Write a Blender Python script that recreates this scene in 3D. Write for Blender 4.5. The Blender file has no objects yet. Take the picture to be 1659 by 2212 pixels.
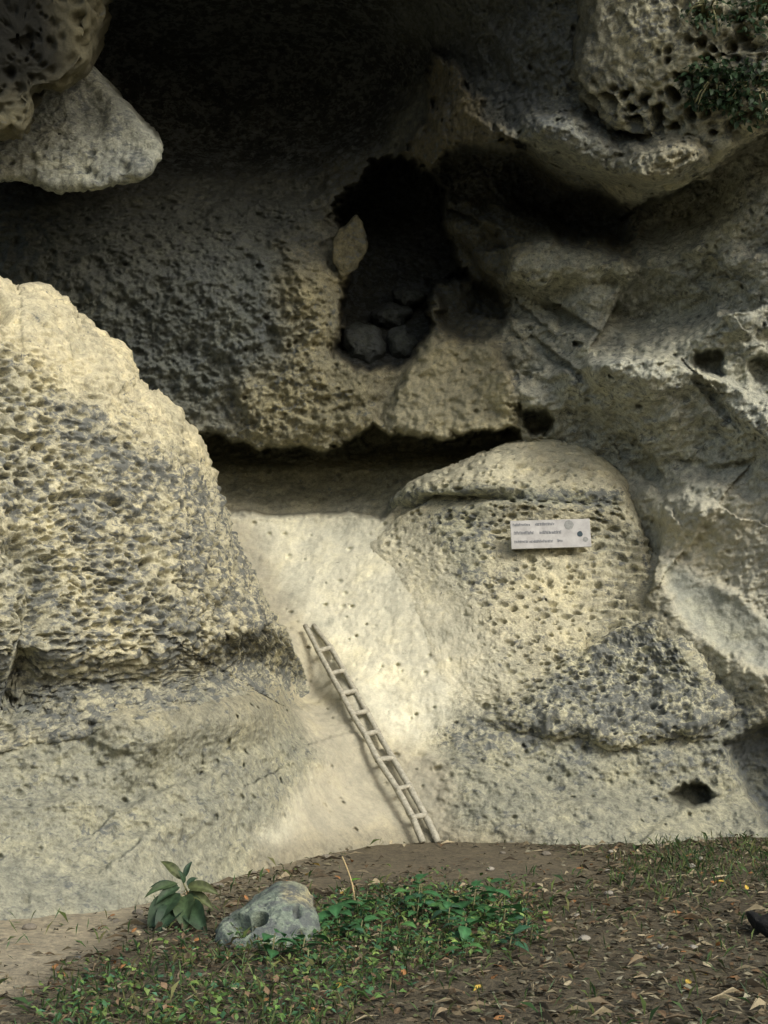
import bpy, math, random
import numpy as np
from mathutils import Vector, Matrix
R = math.radians
rng = np.random.default_rng(7)
random.seed(7)
S = bpy.context.scene
COL = S.collection

# ------------------------------------------------------------------ camera, sky, sun, exposure
W, H = 1659.0, 2212.0                 # layout units: the photograph at 1659 x 2212
VFOV, PITCH, CAMZ = R(36.0), R(4.77), 1.6
F = H / 2 / math.tan(VFOV / 2)
cam = bpy.data.cameras.new('camera'); camo = bpy.data.objects.new('camera', cam); COL.objects.link(camo)
camo.location = (0, 0, CAMZ); camo.rotation_euler = (R(90) + PITCH, 0, 0)
cam.sensor_fit = 'VERTICAL'; cam.sensor_height = 24; cam.lens = 12 / math.tan(VFOV / 2)
cam.clip_start = 0.1; cam.clip_end = 1000
S.camera = camo

SUN_EL, SUN_AZ = R(38), R(140)        # azimuth clockwise from +Y (into the cliff)
world = bpy.data.worlds.new('World'); S.world = world; world.use_nodes = True
nt = world.node_tree
sky = nt.nodes.new('ShaderNodeTexSky'); sky.sky_type = 'NISHITA'; sky.sun_disc = False
sky.sun_elevation = SUN_EL; sky.sun_rotation = SUN_AZ
sky.air_density = 1.0; sky.dust_density = 4.0; sky.ozone_density = 0.6
bg = nt.nodes['Background']; bg.inputs['Strength'].default_value = 0.09
nt.links.new(sky.outputs[0], bg.inputs['Color'])
sun = bpy.data.lights.new('sun', 'SUN'); sun.energy = 1.1; sun.angle = R(17); sun.color = (1, .99, .965)
suno = bpy.data.objects.new('sun', sun); COL.objects.link(suno)
sd = Vector((math.sin(SUN_AZ) * math.cos(SUN_EL), math.cos(SUN_AZ) * math.cos(SUN_EL), math.sin(SUN_EL)))
suno.rotation_euler = sd.to_track_quat('Z', 'Y').to_euler()
suno.location = (6, -8, 12)
S.view_settings.view_transform = 'Standard'; S.view_settings.look = 'None'
S.view_settings.gamma = 1; S.view_settings.use_curve_mapping = False
S.view_settings.exposure = 1.12

# ------------------------------------------------------------------ helpers: layout
CP, SP = math.cos(PITCH), math.sin(PITCH)
def at(px, py, Y):
    """world point seen at layout position (px, py), Y metres in front of the camera"""
    dx = (px - W / 2) / F; dy = (H / 2 - py) / F
    wy = CP - dy * SP; wz = SP + dy * CP
    return np.stack(np.broadcast_arrays(dx / wy * Y, Y + 0 * dx, CAMZ + wz / wy * Y), -1)
def ground_at(px, py, z=0.0):
    dy = (H / 2 - py) / F
    t = (SP + dy * CP) / (CP - dy * SP)
    return at(px, py, (z - CAMZ) / t)
def project(P):
    x, y, z = P[..., 0], P[..., 1], P[..., 2] - CAMZ
    d = y * CP + z * SP; u = -y * SP + z * CP
    return W / 2 + F * x / d, H / 2 - F * u / d

# ------------------------------------------------------------------ helpers: noise
def _h(ix, iy, iz, s):
    h = (ix.astype(np.int64) * 374761393 + iy.astype(np.int64) * 668265263 + iz.astype(np.int64) * 2147483647 + s * 1274126177) & 0xffffffff
    h = ((h ^ (h >> 13)) * 1274126177) & 0xffffffff
    h = ((h ^ (h >> 16)) * 2246822519) & 0xffffffff
    return (h ^ (h >> 15)).astype(np.uint32)
def perlin(P, s=0):
    P = P.reshape(-1, 3); i = np.floor(P); f = (P - i).astype(np.float32); i = i.astype(np.int64)
    u = f * f * f * (f * (f * 6 - 15) + 10)
    out = 0
    for a in (0, 1):
        wa = u[:, 0] if a else 1 - u[:, 0]
        for b in (0, 1):
            wb = u[:, 1] if b else 1 - u[:, 1]
            for c in (0, 1):
                wc = u[:, 2] if c else 1 - u[:, 2]
                h = _h(i[:, 0] + a, i[:, 1] + b, i[:, 2] + c, s)
                g = ((h & 1023).astype(np.float32) / 511.5 - 1) * (f[:, 0] - a) + (((h >> 10) & 1023).astype(np.float32) / 511.5 - 1) * (f[:, 1] - b) + (((h >> 20) & 1023).astype(np.float32) / 511.5 - 1) * (f[:, 2] - c)
                out = out + wa * wb * wc * g
    return out * 1.25
def fbm(P, freq, octv=4, gain=.5, s=0, ridged=False):
    o = 0; a = 1.0; tot = 0
    for k in range(octv):
        n = perlin(P * freq + 17.3 * k, s + k)
        if ridged: n = 1 - 2 * np.abs(n)
        o = o + a * n; tot += a; a *= gain; freq *= 2.03
    return o / tot
def worley(P, s=0):
    """distance to the nearest scattered point, and a random value of that point"""
    P = P.reshape(-1, 3).astype(np.float32); i = np.floor(P).astype(np.int64)
    best = np.full(len(P), 9.0, np.float32); rid = np.zeros(len(P), np.float32)
    for a in (-1, 0, 1):
        for b in (-1, 0, 1):
            for c in (-1, 0, 1):
                ix, iy, iz = i[:, 0] + a, i[:, 1] + b, i[:, 2] + c
                h = _h(ix, iy, iz, s)
                d = (ix + (h & 1023) / 1024. - P[:, 0]) ** 2 + (iy + ((h >> 10) & 1023) / 1024. - P[:, 1]) ** 2 + (iz + ((h >> 20) & 1023) / 1024. - P[:, 2]) ** 2
                m = d < best
                best = np.where(m, d, best); rid = np.where(m, ((h >> 5) & 255) / 255., rid)
    return np.sqrt(best), rid
def sstep(a, b, x):
    t = np.clip((x - a) / (b - a), 0, 1); return t * t * (3 - 2 * t)
def pits(P, freq, rad, s, keep=1.0, stretch=(1, 1, 1)):
    """0..1 field of weathered hollows"""
    d, r = worley(P * np.array(stretch) * freq, s)
    rr = rad * (.45 + .75 * r)
    return (1 - sstep(rr * .35, rr, d)) * (r < keep)

# ------------------------------------------------------------------ helpers: masks in the layout plane
def sdf(px, py, poly, pad=400):
    """signed distance to a polygon (negative inside), computed near it only"""
    poly = np.array(poly, float); shape = px.shape
    out = np.full(px.size, float(pad)); X = px.ravel(); Y = py.ravel()
    lo = poly.min(0) - pad; hi = poly.max(0) + pad
    k = np.where((X > lo[0]) & (X < hi[0]) & (Y > lo[1]) & (Y < hi[1]))[0]
    x = X[k]; y = Y[k]; d = np.full(len(k), 1e9); ins = np.zeros(len(k), bool)
    for (ax, ay), (bx, by) in zip(poly, np.roll(poly, -1, 0)):
        ex, ey = bx - ax, by - ay; L = ex * ex + ey * ey + 1e-9
        t = np.clip(((x - ax) * ex + (y - ay) * ey) / L, 0, 1)
        d = np.minimum(d, (x - ax - t * ex) ** 2 + (y - ay - t * ey) ** 2)
        if ey != 0:
            ins ^= ((ay > y) != (by > y)) & (x < ex * (y - ay) / ey + ax)
    d = np.sqrt(d); out[k] = np.where(ins, -d, d)
    return out.reshape(shape)
def region(px, py, poly, soft):
    return 1 - sstep(-soft, soft, sdf(px, py, poly, pad=soft + 5))
def line_field(px, py, pts, pad=160):
    """distance to a polyline and side (positive below/right of travel)"""
    pts = np.array(pts, float); X = px.ravel(); Y = py.ravel()
    dist = np.full(X.size, float(pad)); side = np.zeros(X.size)
    lo = pts.min(0) - pad; hi = pts.max(0) + pad
    k = np.where((X > lo[0]) & (X < hi[0]) & (Y > lo[1]) & (Y < hi[1]))[0]
    x = X[k]; y = Y[k]; d = np.full(len(k), 1e9); sd_ = np.zeros(len(k))
    for (ax, ay), (bx, by) in zip(pts[:-1], pts[1:]):
        ex, ey = bx - ax, by - ay; L = ex * ex + ey * ey
        t = np.clip(((x - ax) * ex + (y - ay) * ey) / L, 0, 1)
        q = (x - ax - t * ex) ** 2 + (y - ay - t * ey) ** 2
        m = q < d; d = np.where(m, q, d); sd_ = np.where(m, np.sign(ex * (y - ay) - ey * (x - ax)), sd_)
    dist[k] = np.sqrt(d); side[k] = sd_
    return dist.reshape(px.shape), side.reshape(px.shape)
def tps(pts, px, py):
    p = np.array(pts, float); n = len(p); xy = p[:, :2] / 1000.
    def k(d2): return .5 * d2 * np.log(d2 + 1e-12)
    D = ((xy[:, None] - xy[None]) ** 2).sum(-1)
    A = np.zeros((n + 3, n + 3)); A[:n, :n] = k(D) + np.eye(n) * 2e-4
    A[:n, n] = 1; A[:n, n + 1:] = xy; A[n, :n] = 1; A[n + 1:, :n] = xy.T
    w = np.linalg.solve(A, np.concatenate([p[:, 2], np.zeros(3)]))
    X = px.ravel() / 1000.; Y = py.ravel() / 1000.
    o = w[n] + w[n + 1] * X + w[n + 2] * Y
    for i in range(n): o = o + w[i] * k((X - xy[i, 0]) ** 2 + (Y - xy[i, 1]) ** 2)
    return o.reshape(px.shape)

# ------------------------------------------------------------------ helpers: meshes and objects
def mesh_np(name, V, faces, tint=None, smooth=True):
    V = np.asarray(V, np.float32).reshape(-1, 3); faces = np.asarray(faces, np.int32)
    me = bpy.data.meshes.new(name); n = faces.shape[1]
    me.vertices.add(len(V)); me.vertices.foreach_set('co', V.ravel())
    me.loops.add(faces.size); me.loops.foreach_set('vertex_index', faces.ravel())
    me.polygons.add(len(faces)); me.polygons.foreach_set('loop_start', np.arange(0, faces.size, n, dtype=np.int32))
    me.polygons.foreach_set('use_smooth', np.full(len(faces), smooth))
    if tint is not None:
        tint = np.array(tint, np.float32); tint[..., :3] *= np.array((.94, .99, .91), np.float32)
        a = me.color_attributes.new('tint', 'FLOAT_COLOR', 'POINT')
        a.data.foreach_set('color', np.asarray(tint, np.float32).ravel())
    me.update(); me.validate()
    return me
def obj(name, me, mat, parent=None, **props):
    o = bpy.data.objects.new(name, me); COL.objects.link(o)
    if mat and me and not me.materials: me.materials.append(mat)
    if parent: o.parent = parent
    for k, v in props.items(): o[k] = v
    return o
def empty(name, loc, **props):
    o = bpy.data.objects.new(name, None); COL.objects.link(o); o.location = loc; o.empty_display_size = .1
    for k, v in props.items(): o[k] = v
    return o
def grid_faces(r, c, wrap=False):
    i = np.arange(r * c).reshape(r, c)
    if wrap: i = np.concatenate([i, i[:, :1]], 1)
    return np.stack([i[:-1, :-1], i[1:, :-1], i[1:, 1:], i[:-1, 1:]], -1).reshape(-1, 4)
def grid_normals(P, wrap=False):
    if wrap:
        Q = np.concatenate([P[:, -1:], P, P[:, :1]], 1); du = (Q[:, 2:] - Q[:, :-2])
    else: du = np.gradient(P, axis=1)
    dv = np.gradient(P, axis=0)
    n = np.cross(du, dv); return n / (np.linalg.norm(n, axis=-1, keepdims=True) + 1e-9)
def tube(path, rad, seg=8, jitter=0.0, seed=0):
    path = np.array(path, float); n = len(path); rad = np.broadcast_to(rad, n)
    T = np.gradient(path, axis=0); T /= np.linalg.norm(T, axis=1, keepdims=True)
    up = np.array([0, 0, 1.]) if abs(T[0, 2]) < .9 else np.array([1., 0, 0])
    A = np.cross(T, up); A /= np.linalg.norm(A, axis=1, keepdims=True); B = np.cross(T, A)
    th = np.arange(seg) * 2 * math.pi / seg
    g = np.random.default_rng(seed)
    rr = rad[:, None] * (1 + jitter * g.standard_normal((n, seg)))
    V = path[:, None] + rr[..., None] * (np.cos(th)[None, :, None] * A[:, None] + np.sin(th)[None, :, None] * B[:, None])
    V = V.reshape(-1, 3); Fs = [tuple(f) for f in grid_faces(n, seg, True)]
    Fs.append(tuple(range(seg))); Fs.append(tuple(range((n - 1) * seg, n * seg))[::-1])
    me = bpy.data.meshes.new('tube'); me.from_pydata(V.tolist(), [], [list(map(int, f)) for f in Fs])
    me.polygons.foreach_set('use_smooth', [True] * len(Fs)); me.update()
    return me

# ------------------------------------------------------------------ materials
def nodes_of(name, rough=.9):
    m = bpy.data.materials.new(name); m.use_nodes = True; t = m.node_tree
    b = t.nodes['Principled BSDF']; b.inputs['Roughness'].default_value = rough
    b.inputs['Specular IOR Level'].default_value = .25
    return m, t, b
def N(t, typ, **kw):
    n = t.nodes.new(typ)
    for k, v in kw.items():
        if k in n.inputs: n.inputs[k].default_value = v
        else: setattr(n, k, v)
    return n
def noise(t, vec, scale, detail=5, rough=.6, dist=0):
    n = N(t, 'ShaderNodeTexNoise', Scale=scale, Detail=detail, Roughness=rough, Distortion=dist)
    if vec: t.links.new(vec, n.inputs['Vector'])
    return n.outputs['Fac']
def ramp(t, fac, stops):
    r = t.nodes.new('ShaderNodeValToRGB'); e = r.color_ramp.elements
    while len(e) < len(stops): e.new(.5)
    for q, (p, c) in zip(e, stops):
        q.position = p; q.color = (*c, 1) if isinstance(c, tuple) else (c, c, c, 1)
    t.links.new(fac, r.inputs[0]); return r.outputs[0]
def mix(t, fac, a, b, typ='MIX'):
    m = N(t, 'ShaderNodeMix', data_type='RGBA', blend_type=typ)
    for s, v in ((0, fac), (6, a), (7, b)):
        if isinstance(v, (int, float)): m.inputs[s].default_value = v
        elif isinstance(v, tuple): m.inputs[s].default_value = (*v, 1)
        else: t.links.new(v, m.inputs[s])
    return m.outputs[2]
def math_(t, op, a, b=None):
    m = N(t, 'ShaderNodeMath', operation=op)
    for s, v in ((0, a), (1, b)):
        if v is None: continue
        if isinstance(v, (int, float)): m.inputs[s].default_value = v
        else: t.links.new(v, m.inputs[s])
    return m.outputs[0]

def rock_material(name, lichen=(.06, .067, .066), fine=1.0, pale=(1.25, 1.22, 1.12)):
    """rock: tint from the mesh (kind of rock, with some light and shade painted in), mottled, speckled, overgrown with lichen by the tint's alpha"""
    m, t, b = nodes_of(name, .95)
    geo = t.nodes.new('ShaderNodeTexCoord').outputs['Object']
    at_ = N(t, 'ShaderNodeVertexColor', layer_name='tint')
    n1 = noise(t, geo, 2.2, 6, .6, .3); n2 = noise(t, geo, 14, 6, .65); n3 = noise(t, geo, 55, 4, .7)
    calm = N(t, 'ShaderNodeClamp'); calm.inputs[1].default_value = .36
    t.links.new(math_(t, 'MULTIPLY', at_.outputs[1], 3.2), calm.inputs[0]); cf = calm.outputs[0]
    c = mix(t, 1.0, at_.outputs[0], ramp(t, n1, [(.3, (.80, .82, .84)), (.5, (1., 1., 1.)), (.72, pale)]), 'MULTIPLY')
    c = mix(t, cf, c, ramp(t, n2, [(.3, (.56, .57, .58)), (.5, (1., 1., 1.)), (.7, (1.34, 1.32, 1.26))]), 'MULTIPLY')
    c = mix(t, cf, c, ramp(t, n3, [(.3, (.66, .67, .68)), (.5, (1., 1., 1.)), (.7, (1.26, 1.26, 1.24))]), 'MULTIPLY')
    mpn = N(t, 'ShaderNodeMapping'); mpn.inputs['Scale'].default_value = (.85, .9, 1.35); t.links.new(geo, mpn.inputs[0])
    l = math_(t, 'ADD', math_(t, 'MULTIPLY', noise(t, mpn.outputs[0], 15, 7, .7, .5), .7), math_(t, 'MULTIPLY', noise(t, geo, 3.2, 5, .65, .3), .3))
    thr = math_(t, 'SUBTRACT', 1.0, at_.outputs[1])
    lf = math_(t, 'MULTIPLY', math_(t, 'SUBTRACT', l, math_(t, 'ADD', math_(t, 'MULTIPLY', thr, .36), .30)), 14.0)
    cl = N(t, 'ShaderNodeClamp'); t.links.new(lf, cl.inputs[0])
    c = mix(t, math_(t, 'MULTIPLY', cl.outputs[0], .86), c, mix(t, n2, lichen, tuple(min(1, v * 2.2) for v in lichen)))
    t.links.new(c, b.inputs['Base Color'])
    bump = N(t, 'ShaderNodeBump', Strength=.9 * fine, Distance=.035)
    hgt = math_(t, 'MULTIPLY', cf, math_(t, 'ADD', math_(t, 'MULTIPLY', n2, .7), math_(t, 'MULTIPLY', n3, .45)))
    t.links.new(hgt, bump.inputs['Height']); t.links.new(bump.outputs[0], b.inputs['Normal'])
    return m
M_ROCK = rock_material('weathered rock')
M_CLIFF = rock_material('cliff rock')

def tint_material(name, rough=.7, spec=.25, trans=0.0, mott=25):
    m, t, b = nodes_of(name, rough)
    a = N(t, 'ShaderNodeVertexColor', layer_name='tint').outputs[0]
    geo = t.nodes.new('ShaderNodeTexCoord').outputs['Object']
    c = mix(t, 1.0, a, ramp(t, noise(t, geo, mott, 4, .6), [(.3, (.7, .7, .7)), (.7, (1.25, 1.25, 1.25))]), 'MULTIPLY')
    t.links.new(c, b.inputs['Base Color']); b.inputs['Specular IOR Level'].default_value = spec
    if trans:
        b.inputs['Subsurface Weight'].default_value = 0
        tr = N(t, 'ShaderNodeBsdfTranslucent'); t.links.new(c, tr.inputs[0])
        ms = N(t, 'ShaderNodeMixShader'); ms.inputs[0].default_value = trans
        t.links.new(b.outputs[0], ms.inputs[1]); t.links.new(tr.outputs[0], ms.inputs[2])
        t.links.new(ms.outputs[0], t.nodes['Material Output'].inputs[0])
    return m
def plain(name, col, rough=.8, scale=20, amp=.3, bump=0.0, stretch=None):
    m, t, b = nodes_of(name, rough)
    tc = t.nodes.new('ShaderNodeTexCoord').outputs['Object']
    if stretch:
        mp = N(t, 'ShaderNodeMapping'); mp.inputs['Scale'].default_value = stretch; t.links.new(tc, mp.inputs[0]); tc = mp.outputs[0]
    n = noise(t, tc, scale, 5, .65)
    t.links.new(ramp(t, n, [(.28, tuple(v * (1 - amp) for v in col)), (.72, tuple(v * (1 + amp) for v in col))]), b.inputs['Base Color'])
    if bump:
        bp = N(t, 'ShaderNodeBump', Strength=bump, Distance=.01); t.links.new(n, bp.inputs['Height']); t.links.new(bp.outputs[0], b.inputs['Normal'])
    return m

# ------------------------------------------------------------------ the cliff: one rock face with recess, niche, gully and aprons
def axis(lo, a, b, hi, fine, grow=1.12, cap=40):
    mid = np.arange(a, b + fine, fine); out = []; s = fine; x = mid[-1]
    while x < hi: s = min(s * grow, cap); x += s; out.append(x)
    pre = []; s = fine; x = mid[0]
    while x > lo: s = min(s * grow, cap); x -= s; pre.append(x)
    return np.array(pre[::-1] + list(mid) + out)
gx = axis(-900, -30, 1690, 2600, 2.7); gy = axis(-1100, -20, 1850, 2120, 2.7)
PX, PY = np.meshgrid(gx, gy)

CTRL = []
def row(y, *pairs):
    for x, d in pairs: CTRL.append((x, y, d))
row(-1100, (-900, 9.6), (0, 9.6), (700, 9.6), (1300, 11.2), (1800, 12.2), (2600, 11.5))
row(-800, (-900, 10.2), (0, 10.2), (700, 10.2), (1300, 11.5), (1800, 12.3), (2600, 11.6))
row(-400, (-900, 11.5), (0, 12), (700, 12), (1300, 12.6), (1800, 12.6), (2600, 11.8))
row(-60, (-900, 13), (-300, 14.2), (100, 15), (450, 15.4), (800, 15.2), (1100, 13.8), (1400, 13.3), (1700, 12.9), (2600, 12))
row(180, (-900, 14), (-200, 15.8), (200, 16.8), (500, 17.1), (800, 16.7), (1050, 14.7), (1250, 13.8), (1659, 13.5), (2600, 12.4))
row(380, (-900, 14.6), (-100, 16.2), (200, 16.6), (450, 16.6), (700, 16.7), (1000, 15.5), (1300, 14.6), (1659, 14.0), (2600, 12.6))
row(520, (-900, 14.4), (0, 15.3), (250, 15.5), (500, 15.7), (700, 16.0), (900, 16.3), (1150, 15.6), (1400, 14.8), (1659, 14.1), (2600, 12.6))
row(720, (-900, 14.2), (0, 15.3), (250, 15.4), (450, 15.5), (640, 15.7), (760, 15.8), (950, 15.8), (1150, 15.5), (1400, 14.7), (1659, 14.1), (2600, 12.5))
row(900, (-900, 14), (0, 15.4), (300, 15.7), (500, 15.9), (650, 15.8), (800, 15.85), (950, 15.6), (1100, 15.4), (1300, 14.9), (1659, 14.0), (2600, 12.3))
row(1120, (-900, 13.5), (0, 15.2), (300, 15.6), (500, 15.85), (700, 15.85), (850, 15.5), (1450, 14.45), (1659, 13.85), (2600, 12.0))
row(1010, (1180, 15.5), (1320, 15.2)); row(1220, (900, 14.98), (760, 15.3), (1050, 14.72), (1200, 14.62), (1330, 14.66))
row(1130, (1000, 15.0), (1200, 14.9), (1330, 14.95)); row(1290, (1050, 14.5), (1200, 14.4), (1340, 14.45))
row(1355, (-900, 12), (0, 13.4), (300, 14), (520, 14.6), (665, 14.78), (780, 14.72), (950, 14.45), (1200, 14.22), (1450, 14.15), (1659, 13.75), (2600, 11.8))
row(1500, (640, 14.2), (740, 14.1), (850, 14.1), (1000, 13.9), (1200, 13.95), (1400, 14.0), (1550, 13.95), (1659, 13.75))
row(1610, (-900, 10.0), (0, 10.5), (200, 10.62), (420, 11.25), (560, 12.1), (680, 13.3), (800, 13.7), (950, 13.6), (1150, 13.6), (1350, 13.7), (1550, 13.75), (1659, 13.9), (2600, 11.6))
row(1520, (-900, 10.2), (-200, 10.5), (0, 10.62), (200, 10.72), (360, 11.0), (500, 11.7), (590, 12.7)); row(1720, (-900, 9.6), (0, 10.15), (200, 10.35), (400, 10.95), (600, 12.1), (720, 12.95), (840, 13.3), (1000, 13.25), (1200, 13.3), (1400, 13.4), (1600, 13.75), (2600, 11.5))
row(1820, (-900, 9.2), (0, 9.95), (200, 10.2), (400, 10.75), (600, 11.7), (760, 12.5), (900, 12.95), (1000, 12.95), (1200, 12.8), (1400, 12.9), (1659, 13.3), (2600, 11.4))
row(1900, (-900, 8.9), (0, 9.6), (200, 9.8), (350, 10.2), (480, 10.9), (620, 11.6), (800, 12.5), (1000, 12.8), (1400, 12.8), (1659, 13.1), (2600, 11.3))
row(1990, (-900, 8.5), (0, 9.25), (300, 9.75), (600, 11.2), (1000, 12.7), (1659, 12.9), (2600, 11.2))
row(2120, (-900, 8.3), (0, 9.1), (300, 9.7), (600, 11.1), (1000, 12.6), (1659, 12.8), (2600, 11.1))
BASE = tps(CTRL, PX, PY)
P0 = at(PX, PY, BASE)
# gently warped layout coordinates, so that no edge runs straight
wx = fbm(P0, 1.6, 4, .55, 3).reshape(PX.shape); wy_ = fbm(P0, 1.6, 4, .55, 9).reshape(PX.shape)
wx2 = fbm(P0, 6.5, 3, .6, 13).reshape(PX.shape); wy2 = fbm(P0, 6.5, 3, .6, 19).reshape(PX.shape)
QX = PX + 34 * wx + 22 * wx2; QY = PY + 30 * wy_ + 22 * wy2

NICHE = [(722, 470), (745, 520), (752, 600), (740, 690), (725, 760), (745, 785), (800, 800), (870, 792), (905, 755), (930, 705), (920, 650), (945, 605), (1010, 600), (985, 560), (960, 480), (955, 400), (930, 372), (870, 350), (810, 345), (775, 385), (745, 410), (728, 440)]
LOBE = [(930, 120), (985, 150), (1010, 195), (1045, 215), (1040, 245), (1060, 262), (1110, 290), (1135, 330), (1070, 312), (1000, 314), (955, 345), (925, 366), (882, 352), (868, 330), (900, 285), (940, 235), (925, 180)]
POCKET = [(940, 350), (1010, 318), (1080, 322), (1140, 340), (1200, 420), (1330, 470), (1340, 520), (1220, 500), (1130, 470), (1060, 470), (970, 460)]
POCKET2 = [(935, 610), (1000, 590), (1075, 620), (1100, 660), (1060, 735), (1000, 735), (950, 700)]
RECESS = [(380, 900), (430, 925), (480, 950), (560, 962), (640, 955), (700, 968), (745, 955), (780, 935), (805, 918), (840, 935), (900, 945), (1000, 940), (1120, 936), (1130, 990), (900, 1060), (850, 1090), (820, 1118), (700, 1112), (600, 1116), (500, 1108), (380, 1080)]
FOOT = [(935, 705), (965, 725), (1010, 742), (1060, 742), (1105, 830), (1110, 935), (1000, 942), (835, 932), (850, 870), (900, 790)]
FLANK = [(640, 540), (700, 580), (745, 600), (738, 690), (722, 770), (750, 790), (810, 805), (815, 925), (745, 955), (700, 966), (640, 952), (560, 958), (500, 930), (560, 850), (640, 740), (620, 620)]
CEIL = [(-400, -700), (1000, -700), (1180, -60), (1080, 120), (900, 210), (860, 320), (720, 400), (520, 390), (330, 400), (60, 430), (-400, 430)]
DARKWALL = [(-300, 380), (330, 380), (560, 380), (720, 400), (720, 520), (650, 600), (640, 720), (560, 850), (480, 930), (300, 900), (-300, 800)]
CHUTE = [(480, 1085), (560, 1108), (820, 1115), (850, 1160), (960, 1240), (1040, 1300), (1020, 1500), (950, 1640), (920, 1840), (640, 1900), (560, 1800), (720, 1640), (650, 1480), (560, 1280)]
RIGHT = [(1060, 560), (1450, 400), (1659, 280), (2600, 100), (2600, 1600), (1600, 1480), (1450, 1330), (1400, 1150), (1300, 980), (1120, 930), (1105, 780)]

m_niche = region(QX, QY, NICHE, 9); m_lobe = region(QX, QY, LOBE, 9)
m_pocket = region(QX, QY, POCKET, 42); m_pocket2 = region(QX, QY, POCKET2, 14)
m_recess = region(QX * .7 + PX * .3, np.where(PY > 1060, PY + .55 * (QY - PY), QY), RECESS, 7); m_foot = region(QX, QY, FOOT, 14)
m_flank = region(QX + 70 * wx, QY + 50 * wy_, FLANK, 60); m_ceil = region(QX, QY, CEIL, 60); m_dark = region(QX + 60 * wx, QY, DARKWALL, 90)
m_chute = region(QX, QY, CHUTE, 45); m_right = region(QX, QY, RIGHT, 45)
m_apron = sstep(1480, 1640, PY) * (1 - m_chute)

D = BASE.copy()
D += m_recess * (1.0 + .55 * (1 - sstep(955, 1025, PY)) - .3 * sstep(1020, 1110, PY))
D -= m_foot * .22; D -= .18 * m_flank
D -= .55 * m_lobe
D += .6 * m_pocket * (1 - m_lobe) + .5 * m_pocket2
D += m_niche * (1.7 - .9 * sstep(640, 790, PY))
# hollow ceiling lobes
D += .5 * m_ceil * fbm(P0, .45, 3, .5, 21).reshape(PX.shape)
# holes in the right wall
for (hx, hy, rx, ry, dp) in ((1530, 777, 36, 36, .32), (1162, 908, 42, 33, .6), (1648, 805, 32, 40, .25), (1118, 890, 16, 18, .2), (1495, 1712, 46, 30, .3), (1240, 745, 14, 12, .15)):
    q = np.sqrt(((QX - hx) / rx) ** 2 + ((QY - hy) / ry) ** 2)
    D += dp * (1 - sstep(.62, 1.0, q)) - .02 * np.exp(-((q - 1.15) / .2) ** 2)
# ledges and ribs: (polyline, step depth, step width, rib height, rib width)
for pts, st, sw, rh, rw in (
    ([(1170, 800), (1300, 788), (1430, 776), (1490, 800), (1560, 820), (1620, 860), (1700, 905)], -.10, 14, .10, 11),
    ([(1120, 690), (1240, 702), (1400, 712), (1490, 706), (1550, 690)], -.14, 14, .05, 14),
    ([(1380, 752), (1470, 735), (1530, 722), (1548, 700), (1548, 655)], -.06, 16, .07, 8),
    ([(1440, 405), (1520, 350), (1600, 300), (1720, 235)], .18, 20, .10, 16),
    ([(1090, 640), (1140, 690), (1200, 780), (1270, 860), (1340, 930)], .0, 14, .06, 12),
    ([(1250, 800), (1320, 850), (1370, 930)], .07, 16, .05, 10),
    ([(1560, 860), (1600, 900), (1640, 940), (1690, 990)], .05, 16, .06, 10),
    ([(1425, 1205), (1480, 1235), (1540, 1262), (1600, 1300), (1700, 1390)], -.12, 16, .05, 14),
    ([(1400, 1230), (1480, 1330), (1560, 1400), (1690, 1470)], -.12, 26, .04, 16),
    ([(1425, 1175), (1448, 1082), (1490, 1070), (1545, 1092)], -.16, 7, .03, 8),
    ([(1480, 1180), (1520, 1130), (1545, 1095)], .08, 10, .03, 8),
    ([(1040, 480), (1085, 500), (1105, 560), (1110, 600), (1190, 650)], .1, 10, .10, 10),
    ([(1030, 560), (1070, 600), (1110, 640)], .06, 8, .06, 8),
    ([(1200, 340), (1300, 385), (1400, 405), (1460, 398)], .22, 12, .06, 12),
    ([(800, 395), (872, 338), (900, 362), (935, 352), (1000, 314), (1070, 318), (1135, 332), (1190, 372), (1260, 415), (1340, 440), (1420, 428), (1480, 398)], .42, 7, .09, 9),
    ([(960, 470), (1010, 520), (1040, 560), (1075, 640)], .12, 7, .05, 7),
    ([(1150, 520), (1230, 505), (1330, 530), (1370, 600), (1340, 650)], -.10, 9, .04, 9),
    ([(1240, 990), (1320, 1030), (1420, 1060), (1560, 1030), (1700, 1000)], -.05, 30, .03, 20),
    ([(0, 1760), (150, 1725), (270, 1750), (330, 1715), (430, 1690), (520, 1640), (640, 1610)], -.10, 14, .05, 12),
    ([(250, 1765), (300, 1735), (330, 1720)], -.06, 8, .05, 7),
    ([(310, 1810), (350, 1775), (440, 1740), (520, 1700)], -.10, 16, .03, 12),
    ([(0, 1650), (200, 1620), (420, 1570), (560, 1545)], -.06, 30, .02, 20),
    ([(930, 1640), (1040, 1665), (1100, 1690), (1200, 1730), (1340, 1740), (1420, 1800), (1500, 1810)], -.09, 16, .04, 12),
    ([(1420, 1790), (1480, 1750), (1560, 1740), (1620, 1760)], -.10, 10, .05, 10)):
    d, sgn = line_field(QX * .6 + PX * .4, QY * .6 + PY * .4, pts)
    fade = (1 - sstep(60, 150, d)) * (2.1 if pts[0][0] > 1000 and pts[0][1] < 1000 else .75)
    D += fade * (st * np.tanh(sgn * d / sw)) - rh * np.exp(-(d / rw) ** 2)
g_ = np.random.default_rng(17)
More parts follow.
